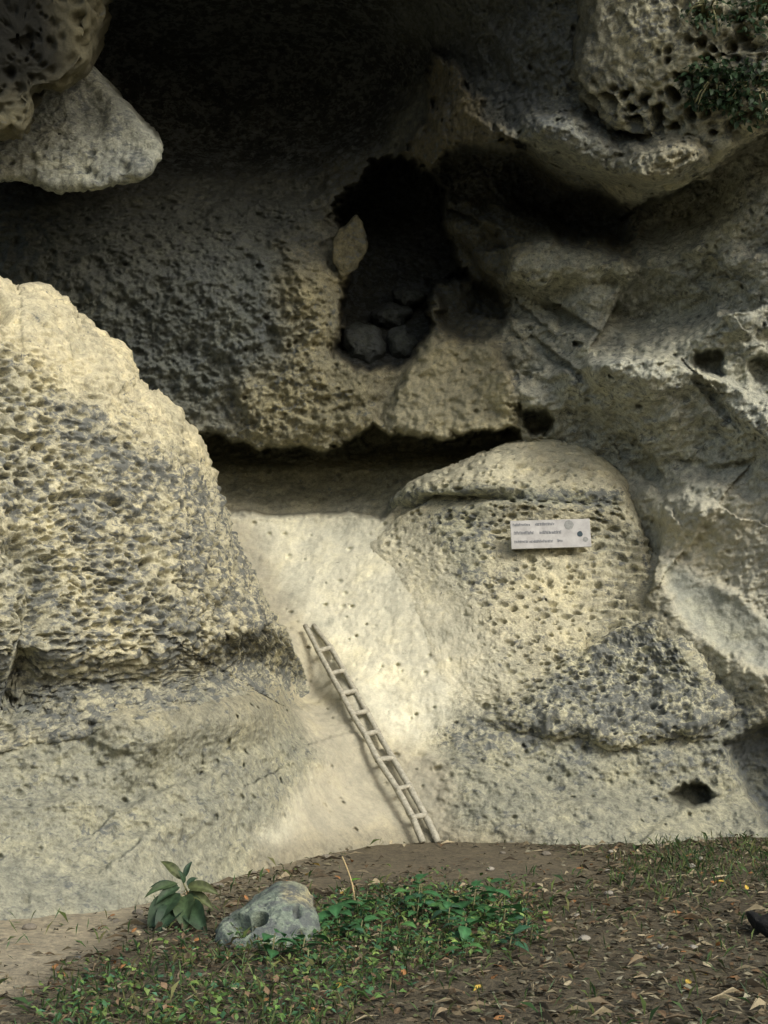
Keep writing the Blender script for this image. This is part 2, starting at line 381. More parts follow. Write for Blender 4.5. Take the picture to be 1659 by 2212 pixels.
for k in range(26):
    x0, y0 = g_.uniform(1130, 1700), g_.uniform(540, 1060); L_ = g_.uniform(50, 170); a_ = g_.choice([.1, -.12, .65, .75, .55]) + g_.normal() * .08
    if x0 < 1300 and y0 > 930: continue
    pts = [(x0, y0), (x0 + L_ * .5 * math.cos(a_), y0 + L_ * .5 * math.sin(a_) + g_.normal() * 6), (x0 + L_ * math.cos(a_), y0 + L_ * math.sin(a_))]
    d, sgn = line_field(QX * .7 + PX * .3, QY * .7 + PY * .3, pts, 70)
    D += (1 - sstep(18, 62, d)) * g_.choice([-1, -1, 1]) * g_.uniform(.03, .07) * np.tanh(sgn * d / 7) - .025 * np.exp(-(d / 6) ** 2)
# dark slot at the right foot
m_slot = region(QX, QY, [(1560, 1600), (1640, 1570), (1760, 1560), (1760, 1790), (1650, 1780), (1600, 1680)], 14)
D += .28 * m_slot
# relief of the rock itself
def g2(a): return a.reshape(PX.shape)
Pd = at(PX, PY, D)
c_, s_ = math.cos(R(-38)), math.sin(R(-38))
Pr = Pd.reshape(-1, 3); Pst = np.stack([(Pr[:, 0] * c_ - Pr[:, 2] * s_) * .42, Pr[:, 1] * .42, (Pr[:, 0] * s_ + Pr[:, 2] * c_) * 1.5], -1)
n_lo = g2(fbm(Pr, .9, 4, .5, 31)); n_mid = g2(fbm(Pr, 3.2, 4, .58, 41)); n_hi = g2(fbm(Pr, 9, 4, .68, 51)); n_rh = g2(fbm(Pr * np.array([1, 1, 1.25]), 7, 4, .62, 55, ridged=True))
n_str = g2(fbm(Pst, 3.2, 5, .6, 61, ridged=True))
n_rid = g2(fbm(Pr, 2.4, 5, .6, 71, ridged=True))
p_sm = g2(pits(Pr, 5.5, .30, 81, .5)); p_mid = g2(pits(Pr, 7.5, .52, 91, .8, (1, 1, 1.35)))
calm = np.clip(m_chute + .38 * sstep(1640, 1800, PY), 0, 1)
m_ramp = region(QX, QY, [(1425, 1205), (1540, 1262), (1720, 1390), (1760, 1500), (1560, 1410), (1470, 1330)], 16)
m_rl = m_right * sstep(980, 1120, PY); m_up = sstep(560, 420, QY) * sstep(880, 960, QX) * (1 - m_niche)
calm = np.clip(calm + m_ramp + .45 * m_rl, 0, 1)
rough = np.clip(1 - .85 * calm, .12, 1)
D += rough * (-.16 * n_lo - .085 * n_mid - .055 * n_hi - .03 * n_rh)
D += -.035 * n_lo * calm - .03 * n_mid * calm - .022 * n_hi * calm
D -= m_right * (1 - .7 * m_ramp) * (.095 * (n_str - .2) + .03 * n_hi + .03 * n_rh)
Ph = np.stack([Pr[:, 0] * .32 + Pr[:, 2] * .04, Pr[:, 1] * .3, Pr[:, 2] * 2.3 - Pr[:, 0] * .3], -1)
n_led = g2(fbm(Ph, 1.5, 5, .58, 65, ridged=True))
D -= m_right * (1 - .8 * m_ramp) * .10 * (n_led - .2)
D -= m_up * (.13 * (n_rid - .2) + .05 * n_rh + .06 * n_mid)
D -= m_dark * ((.20 * (n_rid - .2)) + .04 * n_hi + .06 * n_rh)
D -= (m_flank + m_foot * .4) * (.15 * (n_rid - .2) + .07 * n_rh - .025 * p_mid)
D += .06 * p_sm * (rough * .7 + .5)
p_ch = np.maximum(g2(pits(Pr, 4.2, .17, 85, .7)), .7 * g2(pits(Pr, 8.5, .2, 87, .6))); D += .06 * p_ch * calm
D += m_apron * (.02 * p_mid - .055 * n_rid - .035 * n_rh - .016 * np.sin((QY + .36 * QX) / 21 + 5 * n_lo)) * (1 - sstep(1700, 1850, PY) * .6)
D += .022 * (1 - m_right) * (1 - .85 * m_dark) * (1 - calm) * (1 - m_apron) * p_mid
fr_up = sstep(-60, -300, PY)
D -= fr_up * (.5 * n_lo + .2 * n_mid)
PC = at(PX, PY, D)
# colour of the rock kinds; shade is painted into ceiling, niche and pocket
tint = np.zeros(PX.shape + (4,)); tint[..., :3] = (.27, .245, .185); tint[..., 3] = .30
def paint(m, col, lich=None):
    m = m[..., None]; tint[..., :3] = tint[..., :3] * (1 - m) + np.array(col) * m
    if lich is not None: tint[..., 3:] = tint[..., 3:] * (1 - m) + lich * m
paint(m_right, (.37, .36, .315), .34)
paint(m_right * sstep(950, 1150, PY), (.42, .385, .315), .14)
paint(sstep(520, 330, QY) * sstep(1500, 1250, QX), (.21, .21, .19), .42)
paint(m_ramp, (.31, .305, .27), .18)
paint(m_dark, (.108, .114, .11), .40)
paint(m_ceil, (.028, .03, .03), .5)  # black-stained ceiling, painted darker still to carry the overhang's shade
paint(m_flank, (.225, .20, .135), .36)
paint(m_foot, (.31, .28, .205), .2)
paint(m_recess, (.20, .185, .135), .3)
paint(m_apron, (.265, .255, .208), .34)
paint(m_chute, (.56, .52, .43), .12)
tint[..., :3] *= (1 + m_chute * (.22 * n_lo + .22 * n_mid))[..., None]
paint(region(QX, QY, [(470, 1100), (540, 1110), (640, 1290), (740, 1450), (800, 1560), (960, 1640), (1000, 1840), (560, 1900), (700, 1640), (620, 1480)], 40) * .85, (.33, .295, .235), .10)
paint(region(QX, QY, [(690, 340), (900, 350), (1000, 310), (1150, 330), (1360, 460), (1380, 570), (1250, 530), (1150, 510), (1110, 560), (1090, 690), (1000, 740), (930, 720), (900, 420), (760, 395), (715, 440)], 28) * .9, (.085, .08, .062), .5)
paint(region(QX, QY, [(850, -300), (1230, -300), (1270, 40), (1230, 160), (1180, 260), (1060, 240), (960, 120), (850, 60)], 60) * .85, (.075, .08, .08), .55)
paint(region(QX, QY, [(1450, 1390), (1560, 1440), (1640, 1540), (1620, 1630), (1400, 1640), (1150, 1650), (960, 1610), (1000, 1520), (1300, 1500)], 60) * .9, (.32, .305, .245), .58)
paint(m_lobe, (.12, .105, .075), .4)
paint(m_niche, (.06, .06, .055), .5)  # niche interior painted dark for its shade
paint(m_pocket * .85, (.05, .048, .04), .5)  # shade under the lobe, painted in as a dark tint
paint(region(QX, PY + 14 * wx, [(560, 1830), (760, 1790), (1000, 1790), (1150, 1800), (1150, 1950), (500, 1950)], 35) * .75, (.21, .185, .14), .2)
paint(m_slot * (.75 + .5 * n_mid), (.05, .055, .055), .6)
paint(region(QX, QY, [(1450, 1700), (1490, 1680), (1535, 1690), (1530, 1725), (1480, 1745), (1450, 1730)], 10), (.12, .115, .09), .3)
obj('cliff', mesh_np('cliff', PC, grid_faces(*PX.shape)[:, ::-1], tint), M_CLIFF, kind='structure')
def base_depth(px, py): return cliff_depth(px, py, BASE)
def cliff_depth(px, py, D=None):
    D = globals()['D'] if D is None else D
    i = np.clip(np.searchsorted(gy, py) - 1, 0, len(gy) - 2); j = np.clip(np.searchsorted(gx, px) - 1, 0, len(gx) - 2)
    v = np.clip((py - gy[i]) / (gy[i + 1] - gy[i]), 0, 1); u = np.clip((px - gx[j]) / (gx[j + 1] - gx[j]), 0, 1)
    return (D[i, j] * (1 - u) + D[i, j + 1] * u) * (1 - v) + (D[i + 1, j] * (1 - u) + D[i + 1, j + 1] * u) * v
# the face above the lip and out to both sides
top = PC[0]; up = []
for k, (dy, dz) in enumerate(((-.1, .6), (.1, 1.6), (.5, 3.2), (1.2, 6), (2.4, 10))):
    q = top.copy(); q[:, 1] += dy + .5 * fbm(q + k, .5, 3, .5, 5); q[:, 2] += dz; up.append(q)
upm = np.concatenate([top[None], np.array(up)])
tu = np.zeros(upm.shape[:2] + (4,)); tu[...] = (.2, .19, .16, .4)
obj('upper_cliff', mesh_np('upper_cliff', upm, grid_faces(*upm.shape[:2]), tu), M_CLIFF, kind='structure')

# ------------------------------------------------------------------ free rocks: a closed body grown from its outline
def smooth_outline(pts, M, jit=0, seed=0):
    p = np.array(pts, float); q = []
    n = len(p)
    for i in range(n):
        a, b, c, d = p[i - 1], p[i], p[(i + 1) % n], p[(i + 2) % n]
        for t in np.linspace(0, 1, 12, endpoint=False):
            q.append(.5 * (2 * b + (c - a) * t + (2 * a - 5 * b + 4 * c - d) * t * t + (3 * b - a - 3 * c + d) * t ** 3))
    q = np.array(q); L = np.concatenate([[0], np.cumsum(np.linalg.norm(np.roll(q, -1, 0) - q, axis=1))])
    s = np.linspace(0, L[-1], M, endpoint=False); q = np.concatenate([q, q[:1]])
    return np.stack([np.interp(s, L, q[:, 0]), np.interp(s, L, q[:, 1])], -1)
def star(name, pts, centre, M, K, depth, rim, back, relief, tintf, mat, tpow=1.0, rise=0.0, **props):
    """outline around a centre at the rock's own distance; the face bulges, the rim rounds away and runs back into the ground or the cliff"""
    o = smooth_outline(pts, M); t = np.linspace(0.004, 1, K) ** tpow
    px = centre[0] + t[:, None] * (o[None, :, 0] - centre[0]); py = centre[1] + t[:, None] * (o[None, :, 1] - centre[1])
    w, R_ = rim
    if callable(R_): R_ = R_(px, py)
    e = np.clip((1 - t) / w, 0, 1)[:, None]
    Yd = depth(px, py) + R_ * (1 - np.sqrt(np.clip(1 - (1 - e) ** 2, 0, 1)))
    P = at(px, py, Yd)
    n = grid_normals(P, True); n[n[..., 1] > 0] *= 1
    face = np.sum(n * (P - np.array([0, 0, CAMZ])), -1, keepdims=True); n = np.where(face > 0, -n, n)
    # keep the rim on its outline: relief moves the face along its normal
    P = P + n * relief(P, px, py).reshape(K, M)[..., None]
    tn = tintf(P, px, py)
    cpt = P[-1].mean(0); rings = [P]; last = P[-1]
    for bk in back:
        q = last.copy(); q[:, 1] += bk
        s = 1 - .11 * bk; q[:, 0] = cpt[0] + (q[:, 0] - cpt[0]) * s; q[:, 2] = cpt[2] + (q[:, 2] - cpt[2]) * s
        q += (.04 * fbm(q, 2.5, 3, .5, 77))[:, None]; q[:, 2] += bk * rise
        rings.append(q[None])
    A = np.concatenate(rings, 0); T = np.concatenate([tn] + [tn[-1:]] * len(back), 0)
    me = mesh_np(name, A, grid_faces(A.shape[0], M, True), T)
    return obj(name, me, mat, **props)
def flat(col, l):
    def f(P, px, py):
        T = np.zeros(P.shape[:2] + (4,)); T[..., :3] = col; T[..., 3] = l; return T
    return f

# ---- the big pitted boulder on the left
LB = [(-700, 480), (-300, 520), (-90, 570), (0, 603), (38, 628), (52, 618), (95, 620), (150, 655), (200, 708), (268, 752), (290, 790), (300, 822), (360, 858), (410, 912), (440, 962), (466, 1032), (482, 1090), (512, 1160), (548, 1240), (600, 1330), (640, 1405), (662, 1462), (668, 1500), (625, 1530), (560, 1500), (420, 1525), (330, 1548), (270, 1570), (100, 1600), (0, 1625), (-300, 1660), (-700, 1700)]
def lb_blend(px, py):
    return sstep(1380, 1540, py + .22 * (px - 400)) * sstep(330, 520, px)
def lb_depth(px, py):
    d = lb_front(px, py); b = lb_blend(px, py)
    d = d * (1 - b) + (cliff_depth(px, py) - .05) * b
    e = sstep(1400, 1590, py) * (1 - b)
    return d * (1 - e) + np.minimum(np.maximum(d, cliff_depth(px, py) - .07), cliff_depth(px, py) - .02) * e
def lb_front(px, py):
    return 10.15 + np.clip(px, -700, 700) / 640. * 1.5 + np.clip(px - 380, 0, 400) / 320. * 1.5 + np.maximum(1300 - py, -60) / 700. * .7 + .22 * sstep(1450, 1600, py)
def lb_relief(P, px, py):
    Q = P.reshape(-1, 3); s = px.shape
    r = .08 * fbm(Q, .8, 3, .5, 101) + .065 * fbm(Q, 3.5, 4, .6, 103) + .03 * fbm(Q, 11, 3, .65, 105) + .022 * fbm(Q * np.array([.7, .8, 1.5]), 9, 3, .6, 109, True)
    low = sstep(1480, 1560, py.ravel() + 60 * fbm(Q, 1.5, 3, .5, 7))
    top = sstep(900, 760, py.ravel() + px.ravel() * -.6 + 60)
    amt = np.clip(1 - .75 * low - .45 * top, .15, 1) * (.55 + .9 * np.clip(fbm(Q, 1.3, 3, .5, 107) + .35, 0, 1))
    wq = Q + .05 * np.stack([fbm(Q, 6, 2, .5, 111), fbm(Q, 6, 2, .5, 112), fbm(Q, 6, 2, .5, 113)], -1)
    p1 = pits(wq, 11.5, .62, 115, .8, (.62, .8, 1.45)); p2 = pits(wq, 19, .7, 117, .95, (.65, .8, 1.5)); p3 = pits(wq, 4.2, .42, 119, .45, (.7, .8, 1.7))
    r = r - amt * (.062 * p1 + .055 * p2 + .10 * p3)
    r = r * (1 - .75 * lb_blend(px, py).ravel())
    # upright furrow near the left edge
    d, sg = line_field(px, py, [(40, 1180), (90, 1260), (80, 1350), (55, 1440), (30, 1520)])
    r = r - .16 * np.exp(-(d.ravel() / 26) ** 2)
    q = np.sqrt(((px - 0) / 32) ** 2 + ((py - 672) / 34) ** 2).ravel(); r = r - .3 * (1 - sstep(.5, 1, q))
    d, sg = line_field(px, py, [(120, 1075), (190, 1062), (260, 1085)]); r = r - .08 * np.exp(-(d.ravel() / 9) ** 2)
    return r
def lb_tint(P, px, py):
    Q = P.reshape(-1, 3); s = px.shape
    n = fbm(Q, 1.1, 4, .55, 121).reshape(s)
    T = np.zeros(s + (4,)); T[..., :3] = (.42, .38, .285); T[..., 3] = .56 + .3 * n
    gry = sstep(.0, .35, fbm(Q, .9, 4, .6, 125).reshape(s)) * .3
    low = sstep(1400, 1500, py + 80 * n)
    g = np.clip(gry + .55 * low + .5 * region(px, py, [(-60, 1180), (110, 1200), (130, 1400), (80, 1560), (-60, 1560)], 40), 0, 1)[..., None]
    T[..., :3] = T[..., :3] * (1 - g) + np.array((.27, .26, .215)) * g
    top = sstep(880, 740, py - px * .6 + 60)[..., None]
    T[..., :3] = T[..., :3] * (1 - top * .6) + np.array((.52, .45, .32)) * top * .6
    T[..., 3] *= 1 - .55 * top[..., 0]
    return T
star('boulder', LB, (60, 1200), 760, 270, lb_depth, (.26, lambda px, py: .75 * (1 - lb_blend(px, py)) * (1 - .95 * sstep(1380, 1520, py)) + .06 * lb_blend(px, py)), (.4, .9, 1.6), lb_relief, lb_tint, M_ROCK, .85,
     label='huge tan boulder covered in dark pits, filling the left side beside the gully', category='boulder')

# ---- the outcrop that carries the sign
OC = [(782, 1172), (812, 1135), (842, 1088), (880, 1050), (920, 1030), (1000, 1000), (1060, 972), (1110, 954), (1190, 948), (1250, 958), (1300, 985), (1345, 1030), (1372, 1090), (1400, 1150), (1418, 1210), (1440, 1290), (1475, 1370), (1530, 1450), (1572, 1530), (1540, 1590), (1450, 1600), (1350, 1625), (1240, 1600), (1150, 1590), (1060, 1580), (985, 1560), (940, 1460), (900, 1330), (850, 1240)]
def oc_blend(px, py):
    return np.clip(region(px, py, [(700, 1100), (800, 1150), (900, 1165), (960, 1230), (1000, 1290), (1030, 1400), (1020, 1520), (900, 1650), (700, 1500)], 75) + region(px, py, [(900, 1480), (1060, 1520), (1150, 1600), (1150, 1700), (900, 1700)], 60), 0, 1)
def oc_depth(px, py):
    b = oc_blend(px, py); return oc_front(px, py) * (1 - b) + (cliff_depth(px, py) - .010) * b
def oc_front(px, py):
    k = sstep(1075, 1190, py)
    return oc_cap(px, py) * (1 - k) + (base_depth(px, py) - .17 - .07 * sstep(1330, 1420, py) * sstep(1120, 1250, px) - .03 * sstep(1470, 1560, py) * sstep(1110, 1220, px)) * k
def oc_cap(px, py):
    d = 14.15 + (1350 - py) / 400. * .62 + np.clip(1150 - px, 0, 350) / 350. * .75 * sstep(960, 1120, py) + np.clip(1050 - px, 0, 300) / 300. * .3 + np.clip(px - 1250, 0, 400) / 300. * .15
    d = d + .30 * sstep(1075, 935, py)
    return d
def oc_lines(px, py, Q_=None):
    r = np.zeros(px.size)
    # overhanging cap with a shaded slot beneath it
    d, sg = line_field(px, py, [(800, 1150), (850, 1100), (900, 1082), (1000, 1080), (1060, 1072), (1130, 1070), (1200, 1082), (1300, 1085), (1350, 1090)])
    d = d.ravel(); sg = sg.ravel()
    r += .035 * np.exp(-((d - 20) / 20) ** 2) * (sg < 0) * (1 - sstep(1000, 1200, px.ravel())) - np.exp(-(d / 10) ** 2) * (.17 - .13 * sstep(1000, 1160, px.ravel()) + .06 * fbm(np.stack([px.ravel(), py.ravel(), 0 * d], -1), .02, 3, .6, 209))
    # lichen-dark shoulder below: a step out under a slanting edge
    d, sg = line_field(px, py, [(1040, 1560), (1110, 1500), (1190, 1470), (1250, 1420), (1280, 1370), (1340, 1345), (1420, 1332), (1470, 1370), (1530, 1440)])
    d = d.ravel(); sg = sg.ravel()
    f = 1 - sstep(70, 170, d)
    r += f * .045 * np.tanh(sg * d / 20) - .15 * np.exp(-(d / 8) ** 2) * sstep(1200, 1270, px.ravel()) * sstep(-.25, .25, fbm(Q_, 3, 3, .6, 211))
    d, sg = line_field(px, py, [(1290, 1380), (1350, 1395), (1420, 1380), (1450, 1360)]); r -= .10 * np.exp(-(d.ravel() / 16) ** 2)
    return r
def oc_relief(P, px, py):
    Q = P.reshape(-1, 3); x = px.ravel(); y = py.ravel()
    lich = region(px, py, [(1080, 1550), (1190, 1475), (1270, 1390), (1420, 1335), (1600, 1480), (1600, 1620), (1080, 1620)], 25).ravel()
    smooth = region(px, py, [(780, 1150), (930, 1180), (1030, 1260), (1080, 1400), (1050, 1540), (900, 1560), (880, 1250)], 110).ravel()
    r = .09 * fbm(Q, 1.0, 3, .5, 201) + (.045 + .07 * lich) * fbm(Q, 4.5, 4, .6, 203) + (.02 + .045 * lich) * fbm(Q, 10, 4, .68, 205) + lich * .05 * fbm(Q, 6, 4, .6, 206, True)
    amt = np.clip(1 - .9 * smooth, .05, 1)
    # fine wavy bedding on the right shoulder
    bed = sstep(1180, 1300, x) * sstep(1120, 1200, y) * (1 - sstep(1330, 1400, y))
    wv = np.sin((Q[:, 2] * 1.0 + .12 * np.abs(Q[:, 0] - 2.0) + .06 * fbm(Q, 2.0, 3, .5, 207)) * 70)
    r += bed * .020 * wv
    p1 = pits(Q, 9.5, .52, 215, .75, (.75, .8, 1.5)); p2 = pits(Q, 15, .55, 217, .7, (.8, .8, 1.4)); p3 = pits(Q, 4, .2, 219, .5)
    r -= amt * (.065 * p1 + .045 * p2) + .06 * p3
    return (r + oc_lines(px, py, Q)) * (1 - .85 * oc_blend(px, py).ravel())
def oc_tint(P, px, py):
    Q = P.reshape(-1, 3); s = px.shape; n = fbm(Q, 1.6, 4, .55, 221).reshape(s)
    qx = px + 40 * n; qy = py + 40 * fbm(Q, 1.6, 4, .55, 223).reshape(s)
    T = np.zeros(s + (4,)); T[..., :3] = (.42, .38, .29); T[..., 3] = .34 + .3 * n
    def mx(m, c, l):
        m = m[..., None]; T[..., :3] = T[..., :3] * (1 - m) + np.array(c) * m; T[..., 3:] = T[..., 3:] * (1 - m) + l * m
    mx(region(qx, qy, [(780, 1150), (930, 1180), (1010, 1260), (1060, 1400), (1030, 1560), (900, 1560), (880, 1250)], 110), (.56, .515, .42), .12)
    mx(region(qx, qy, [(850, 1070), (900, 1020), (1110, 930), (1300, 940), (1360, 1030), (1300, 1050), (1100, 1040), (930, 1050)], 25), (.48, .435, .335), .2)  # light on the upturned cap painted in as a brighter tint
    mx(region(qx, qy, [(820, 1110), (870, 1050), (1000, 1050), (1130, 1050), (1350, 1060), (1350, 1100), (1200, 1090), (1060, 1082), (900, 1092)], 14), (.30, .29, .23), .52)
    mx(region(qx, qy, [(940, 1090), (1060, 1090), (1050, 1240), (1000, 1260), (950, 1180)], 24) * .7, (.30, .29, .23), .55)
    mx(region(px + 110 * n, py + 90 * (qy - py) / 40, [(1080, 1550), (1190, 1475), (1270, 1390), (1420, 1335), (1600, 1480), (1600, 1640), (1250, 1600), (1080, 1600)], 60), (.37, .35, .275), .60)
    mx(region(qx, qy, [(960, 1500), (1080, 1520), (1100, 1620), (950, 1620)], 24) * .6, (.30, .29, .24), .5)
    return T
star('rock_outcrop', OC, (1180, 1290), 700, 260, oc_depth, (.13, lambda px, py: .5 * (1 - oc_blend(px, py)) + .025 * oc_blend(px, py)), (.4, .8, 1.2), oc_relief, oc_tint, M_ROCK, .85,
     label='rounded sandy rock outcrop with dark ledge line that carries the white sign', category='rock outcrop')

# ---- hanging rocks, upper left
HR = [(60, 190), (110, 160), (192, 148), (230, 190), (280, 245), (320, 290), (343, 322), (336, 350), (310, 378), (240, 392), (220, 404), (140, 405), (100, 403), (60, 385), (-60, 392), (-260, 380), (-260, 150), (-60, 180)]
def hr_relief(P, px, py):
    Q = P.reshape(-1, 3); q = np.sqrt(((px - 195) / 50) ** 2 + ((py - 245) / 65) ** 2).ravel()
    low = sstep(290, 350, py).ravel()
    return .035 * fbm(Q, 1.6, 4, .55, 301) + .04 * fbm(Q, 4, 5, .62, 302, True) + (.03 + .04 * low) * fbm(Q, 8, 3, .6, 303) - (.015 + .03 * low) * pits(Q, 8, .5, 305, .7) - .06 * (1 - sstep(.3, 1.1, q))
star('hanging_slab', HR, (130, 290), 300, 90, lambda x, y: 12.9 + (330 - x) / 400. * .25 - (y - 300) / 200. * .35, (.12, .16), (.25, .6, 1.2, 2.4),
     hr_relief, flat((.26, .26, .235), .42), M_ROCK, .8,
     rise=0.34, label='pale grey angular slab of rock jutting out below the dark crag, upper left', category='rock')
HC = [(-400, -500), (150, -500), (205, -150), (222, 0), (214, 60), (205, 120), (190, 150), (165, 178), (140, 200), (100, 205), (75, 215), (72, 260), (50, 305), (20, 300), (0, 306), (-120, 312), (-400, 320)]
def hc_relief(P, px, py):
    Q = P.reshape(-1, 3)
    wq = Q + .06 * np.stack([fbm(Q, 5, 2, .5, 311), fbm(Q, 5, 2, .5, 312), fbm(Q, 5, 2, .5, 313)], -1)
    return .12 * fbm(Q, 1.3, 4, .55, 315) - .10 * pits(wq, 6.5, .68, 317, .95) - .04 * pits(wq, 13, .6, 319, .9) + .03 * fbm(Q, 9, 3, .6, 321)
def hc_tint(P, px, py):
    s = px.shape; T = np.zeros(s + (4,)); n = fbm(P.reshape(-1, 3), 2.2, 4, .6, 323).reshape(s)
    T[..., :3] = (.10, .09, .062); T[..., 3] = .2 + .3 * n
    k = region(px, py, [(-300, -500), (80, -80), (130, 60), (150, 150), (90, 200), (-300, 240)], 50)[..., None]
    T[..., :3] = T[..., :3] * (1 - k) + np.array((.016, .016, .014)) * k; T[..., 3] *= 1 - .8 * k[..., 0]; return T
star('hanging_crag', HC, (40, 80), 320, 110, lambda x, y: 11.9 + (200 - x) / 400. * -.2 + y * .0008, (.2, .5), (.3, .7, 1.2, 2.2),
     hc_relief, hc_tint, M_ROCK, .8,
     rise=0.4, label='dark pitted crag hanging in the top left corner in front of the pale slab', category='rock')

# ---- pitted crag, upper right
UC = [(1150, -600), (1225, -200), (1262, 0), (1252, 90), (1240, 150), (1245, 195), (1290, 245), (1310, 275), (1360, 300), (1400, 330), (1412, 375), (1440, 400), (1500, 372), (1580, 318), (1659, 268), (1800, 200), (2200, 60), (2200, -600)]
def uc_relief(P, px, py):
    Q = P.reshape(-1, 3)
    wq = Q + .07 * np.stack([fbm(Q, 5, 2, .5, 331), fbm(Q, 5, 2, .5, 332), fbm(Q, 5, 2, .5, 333)], -1)
    hard = np.clip(sstep(1400, 1520, px + .5 * (py - 100)) * (1 - sstep(250, 330, py)) + region(px, py, [(1240, 170), (1300, 190), (1450, 210), (1480, 300), (1430, 390), (1400, 330), (1300, 280)], 20), 0, 1).ravel()
    r = .14 * fbm(Q, .9, 4, .5, 335) + .04 * fbm(Q, 5, 4, .6, 337) + .03 * fbm(np.stack([Q[:, 0] + Q[:, 2], Q[:, 1], (Q[:, 2] - Q[:, 0]) * 2.5], -1), 3, 3, .5, 338, True)
    r = r + .05 * fbm(Q, 6, 4, .62, 345, True)
    r -= (.03 + .26 * hard) * pits(wq, 7.6, .70, 339, .92) + (.015 + .05 * hard) * pits(wq, 11, .6, 341, .9)
    bay = region(px, py, [(1275, 275), (1330, 290), (1400, 300), (1412, 360), (1390, 400), (1300, 370), (1270, 330)], 16).ravel()
    return r - .12 * bay
def uc_tint(P, px, py):
    s = px.shape; Q = P.reshape(-1, 3); n = fbm(Q, 2.0, 4, .6, 343).reshape(s)
    T = np.zeros(s + (4,)); T[..., :3] = (.31, .29, .225); T[..., 3] = .42 + .4 * n
    k = sstep(1440, 1540, px + 40 * n)[..., None] * sstep(300, 200, py)[..., None]
    T[..., :3] = T[..., :3] * (1 - k) + np.array((.46, .42, .32)) * k
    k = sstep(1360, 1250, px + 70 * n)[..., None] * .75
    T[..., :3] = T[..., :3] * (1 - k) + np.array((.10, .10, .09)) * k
    k = region(px, py, [(1275, 275), (1330, 290), (1400, 300), (1412, 360), (1390, 400), (1300, 370), (1270, 330)], 20)[..., None]
    T[..., :3] = T[..., :3] * (1 - k) + np.array((.17, .15, .10)) * k; return T
def uc_depth(x, y): return 12.75 + (1659 - np.clip(x, 1100, 2200)) / 400. * .55 + np.clip(y - 150, 0, 400) / 250. * .45 - (150 - np.minimum(y, 150)) / 750. * .9
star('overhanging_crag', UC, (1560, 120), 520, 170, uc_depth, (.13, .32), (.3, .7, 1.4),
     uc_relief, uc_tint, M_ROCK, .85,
     rise=0.4, label='pale rock crag riddled with holes, overhanging the top right corner', category='rock')

# ---- flake of rock at the edge of the niche, and the stones lying in the niche
def small_relief(a, f, s, pf=9, pa=.02):
    return lambda P, px, py: a * fbm(P.reshape(-1, 3), f, 4, .6, s) - pa * pits(P.reshape(-1, 3), pf, .5, s + 5, .6)
star('rock_flake', [(770, 462), (784, 476), (794, 508), (789, 543), (774, 568), (756, 592), (735, 600), (715, 560), (722, 510), (748, 488)], (752, 525), 70, 24,
     lambda x, y: 15.62 + 0 * x, (.25, .05), (.05, .1, .2), small_relief(.09, 5, 401), flat((.14, .125, .085), .4), M_ROCK,
     rise=.35, label='small tan leaf-shaped flake of rock standing at the left rim of the dark niche', category='rock flake')
def blob_outline(cx, cy, rx, ry, n=14, j=.12, seed=0):
    g = np.random.default_rng(seed)
    return [(cx + rx * math.cos(a) * (1 + j * g.standard_normal()), cy + ry * math.sin(a) * (1 + j * g.standard_normal())) for a in np.arange(n) * 2 * math.pi / n]
for k, (cx, cy, rx, ry, Y, lab) in enumerate((
    (782, 745, 52, 42, 16.3, 'round dark grey boulder lying on the left of the niche floor'),
    (868, 742, 34, 38, 16.45, 'dark angular stone lying right of the round boulder in the niche'),
    (842, 682, 40, 28, 16.9, 'dark stone behind the others in the middle of the niche floor'),
    (880, 640, 34, 22, 17.1, 'small shadowed stone farthest back in the niche'))):
    star('stone', blob_outline(cx, cy, rx, ry, seed=k), (cx, cy), 90, 30, lambda x, y, Y=Y: Y + 0 * x, (.8, .28), (.1, .25), small_relief(.09, 3.5, 410 + k), flat((.08, .086, .083), .5), M_ROCK, label=lab, category='stone')

# ------------------------------------------------------------------ ground
def gz(x, y):
    Q = np.stack([x, y, 0 * x], -1).reshape(-1, 3)
    return (.035 * fbm(Q, .5, 3, .5, 501) + .016 * fbm(Q, 3, 4, .6, 503)).reshape(np.shape(x))
ax = axis(-300, -3.6, 3.6, 300, .03, 1.16, 40); ay = axis(-300, 6.0, 14.2, 300, .035, 1.16, 40)
GX, GY = np.meshgrid(ax, ay)
fade = np.exp(-(np.maximum(np.abs(GX) - 12, 0) / 20) ** 2)
GZ = gz(GX, GY) + .006 * fbm(np.stack([GX, GY, 0 * GX], -1).reshape(-1, 3), 18, 2, .6, 505).reshape(GX.shape)
gpx, gpy = project(np.stack([GX, np.maximum(GY, 2.), GZ], -1))
BARE = [(640, 1900), (760, 1830), (900, 1800), (1100, 1815), (1250, 1850), (1320, 1870), (1250, 1900), (1000, 1925), (860, 1905), (700, 1930)]
gn = fbm(np.stack([GX, GY, 0 * GX], -1).reshape(-1, 3), 1.2, 4, .55, 507).reshape(GX.shape)
bare = region(gpx + 25 * gn, gpy + 15 * gn, BARE, 25)
SAND = [(-900, 1800), (0, 1900), (300, 1880), (520, 1830), (720, 1790), (720, 1845), (480, 1915), (330, 1985), (220, 2035), (110, 2110), (-60, 2190), (-900, 2300)]
sand = region(gpx + 20 * gn, gpy + 20 * gn, SAND, 60)
gt = np.zeros(GX.shape + (4,)); gt[..., :3] = (.09, .076, .054)
def gp(m, c): gt[..., :3] = gt[..., :3] * (1 - m[..., None]) + np.array(c) * m[..., None]
gp(bare, (.125, .106, .078)); gp(sand, (.32, .28, .215)); gt[..., 3] = bare
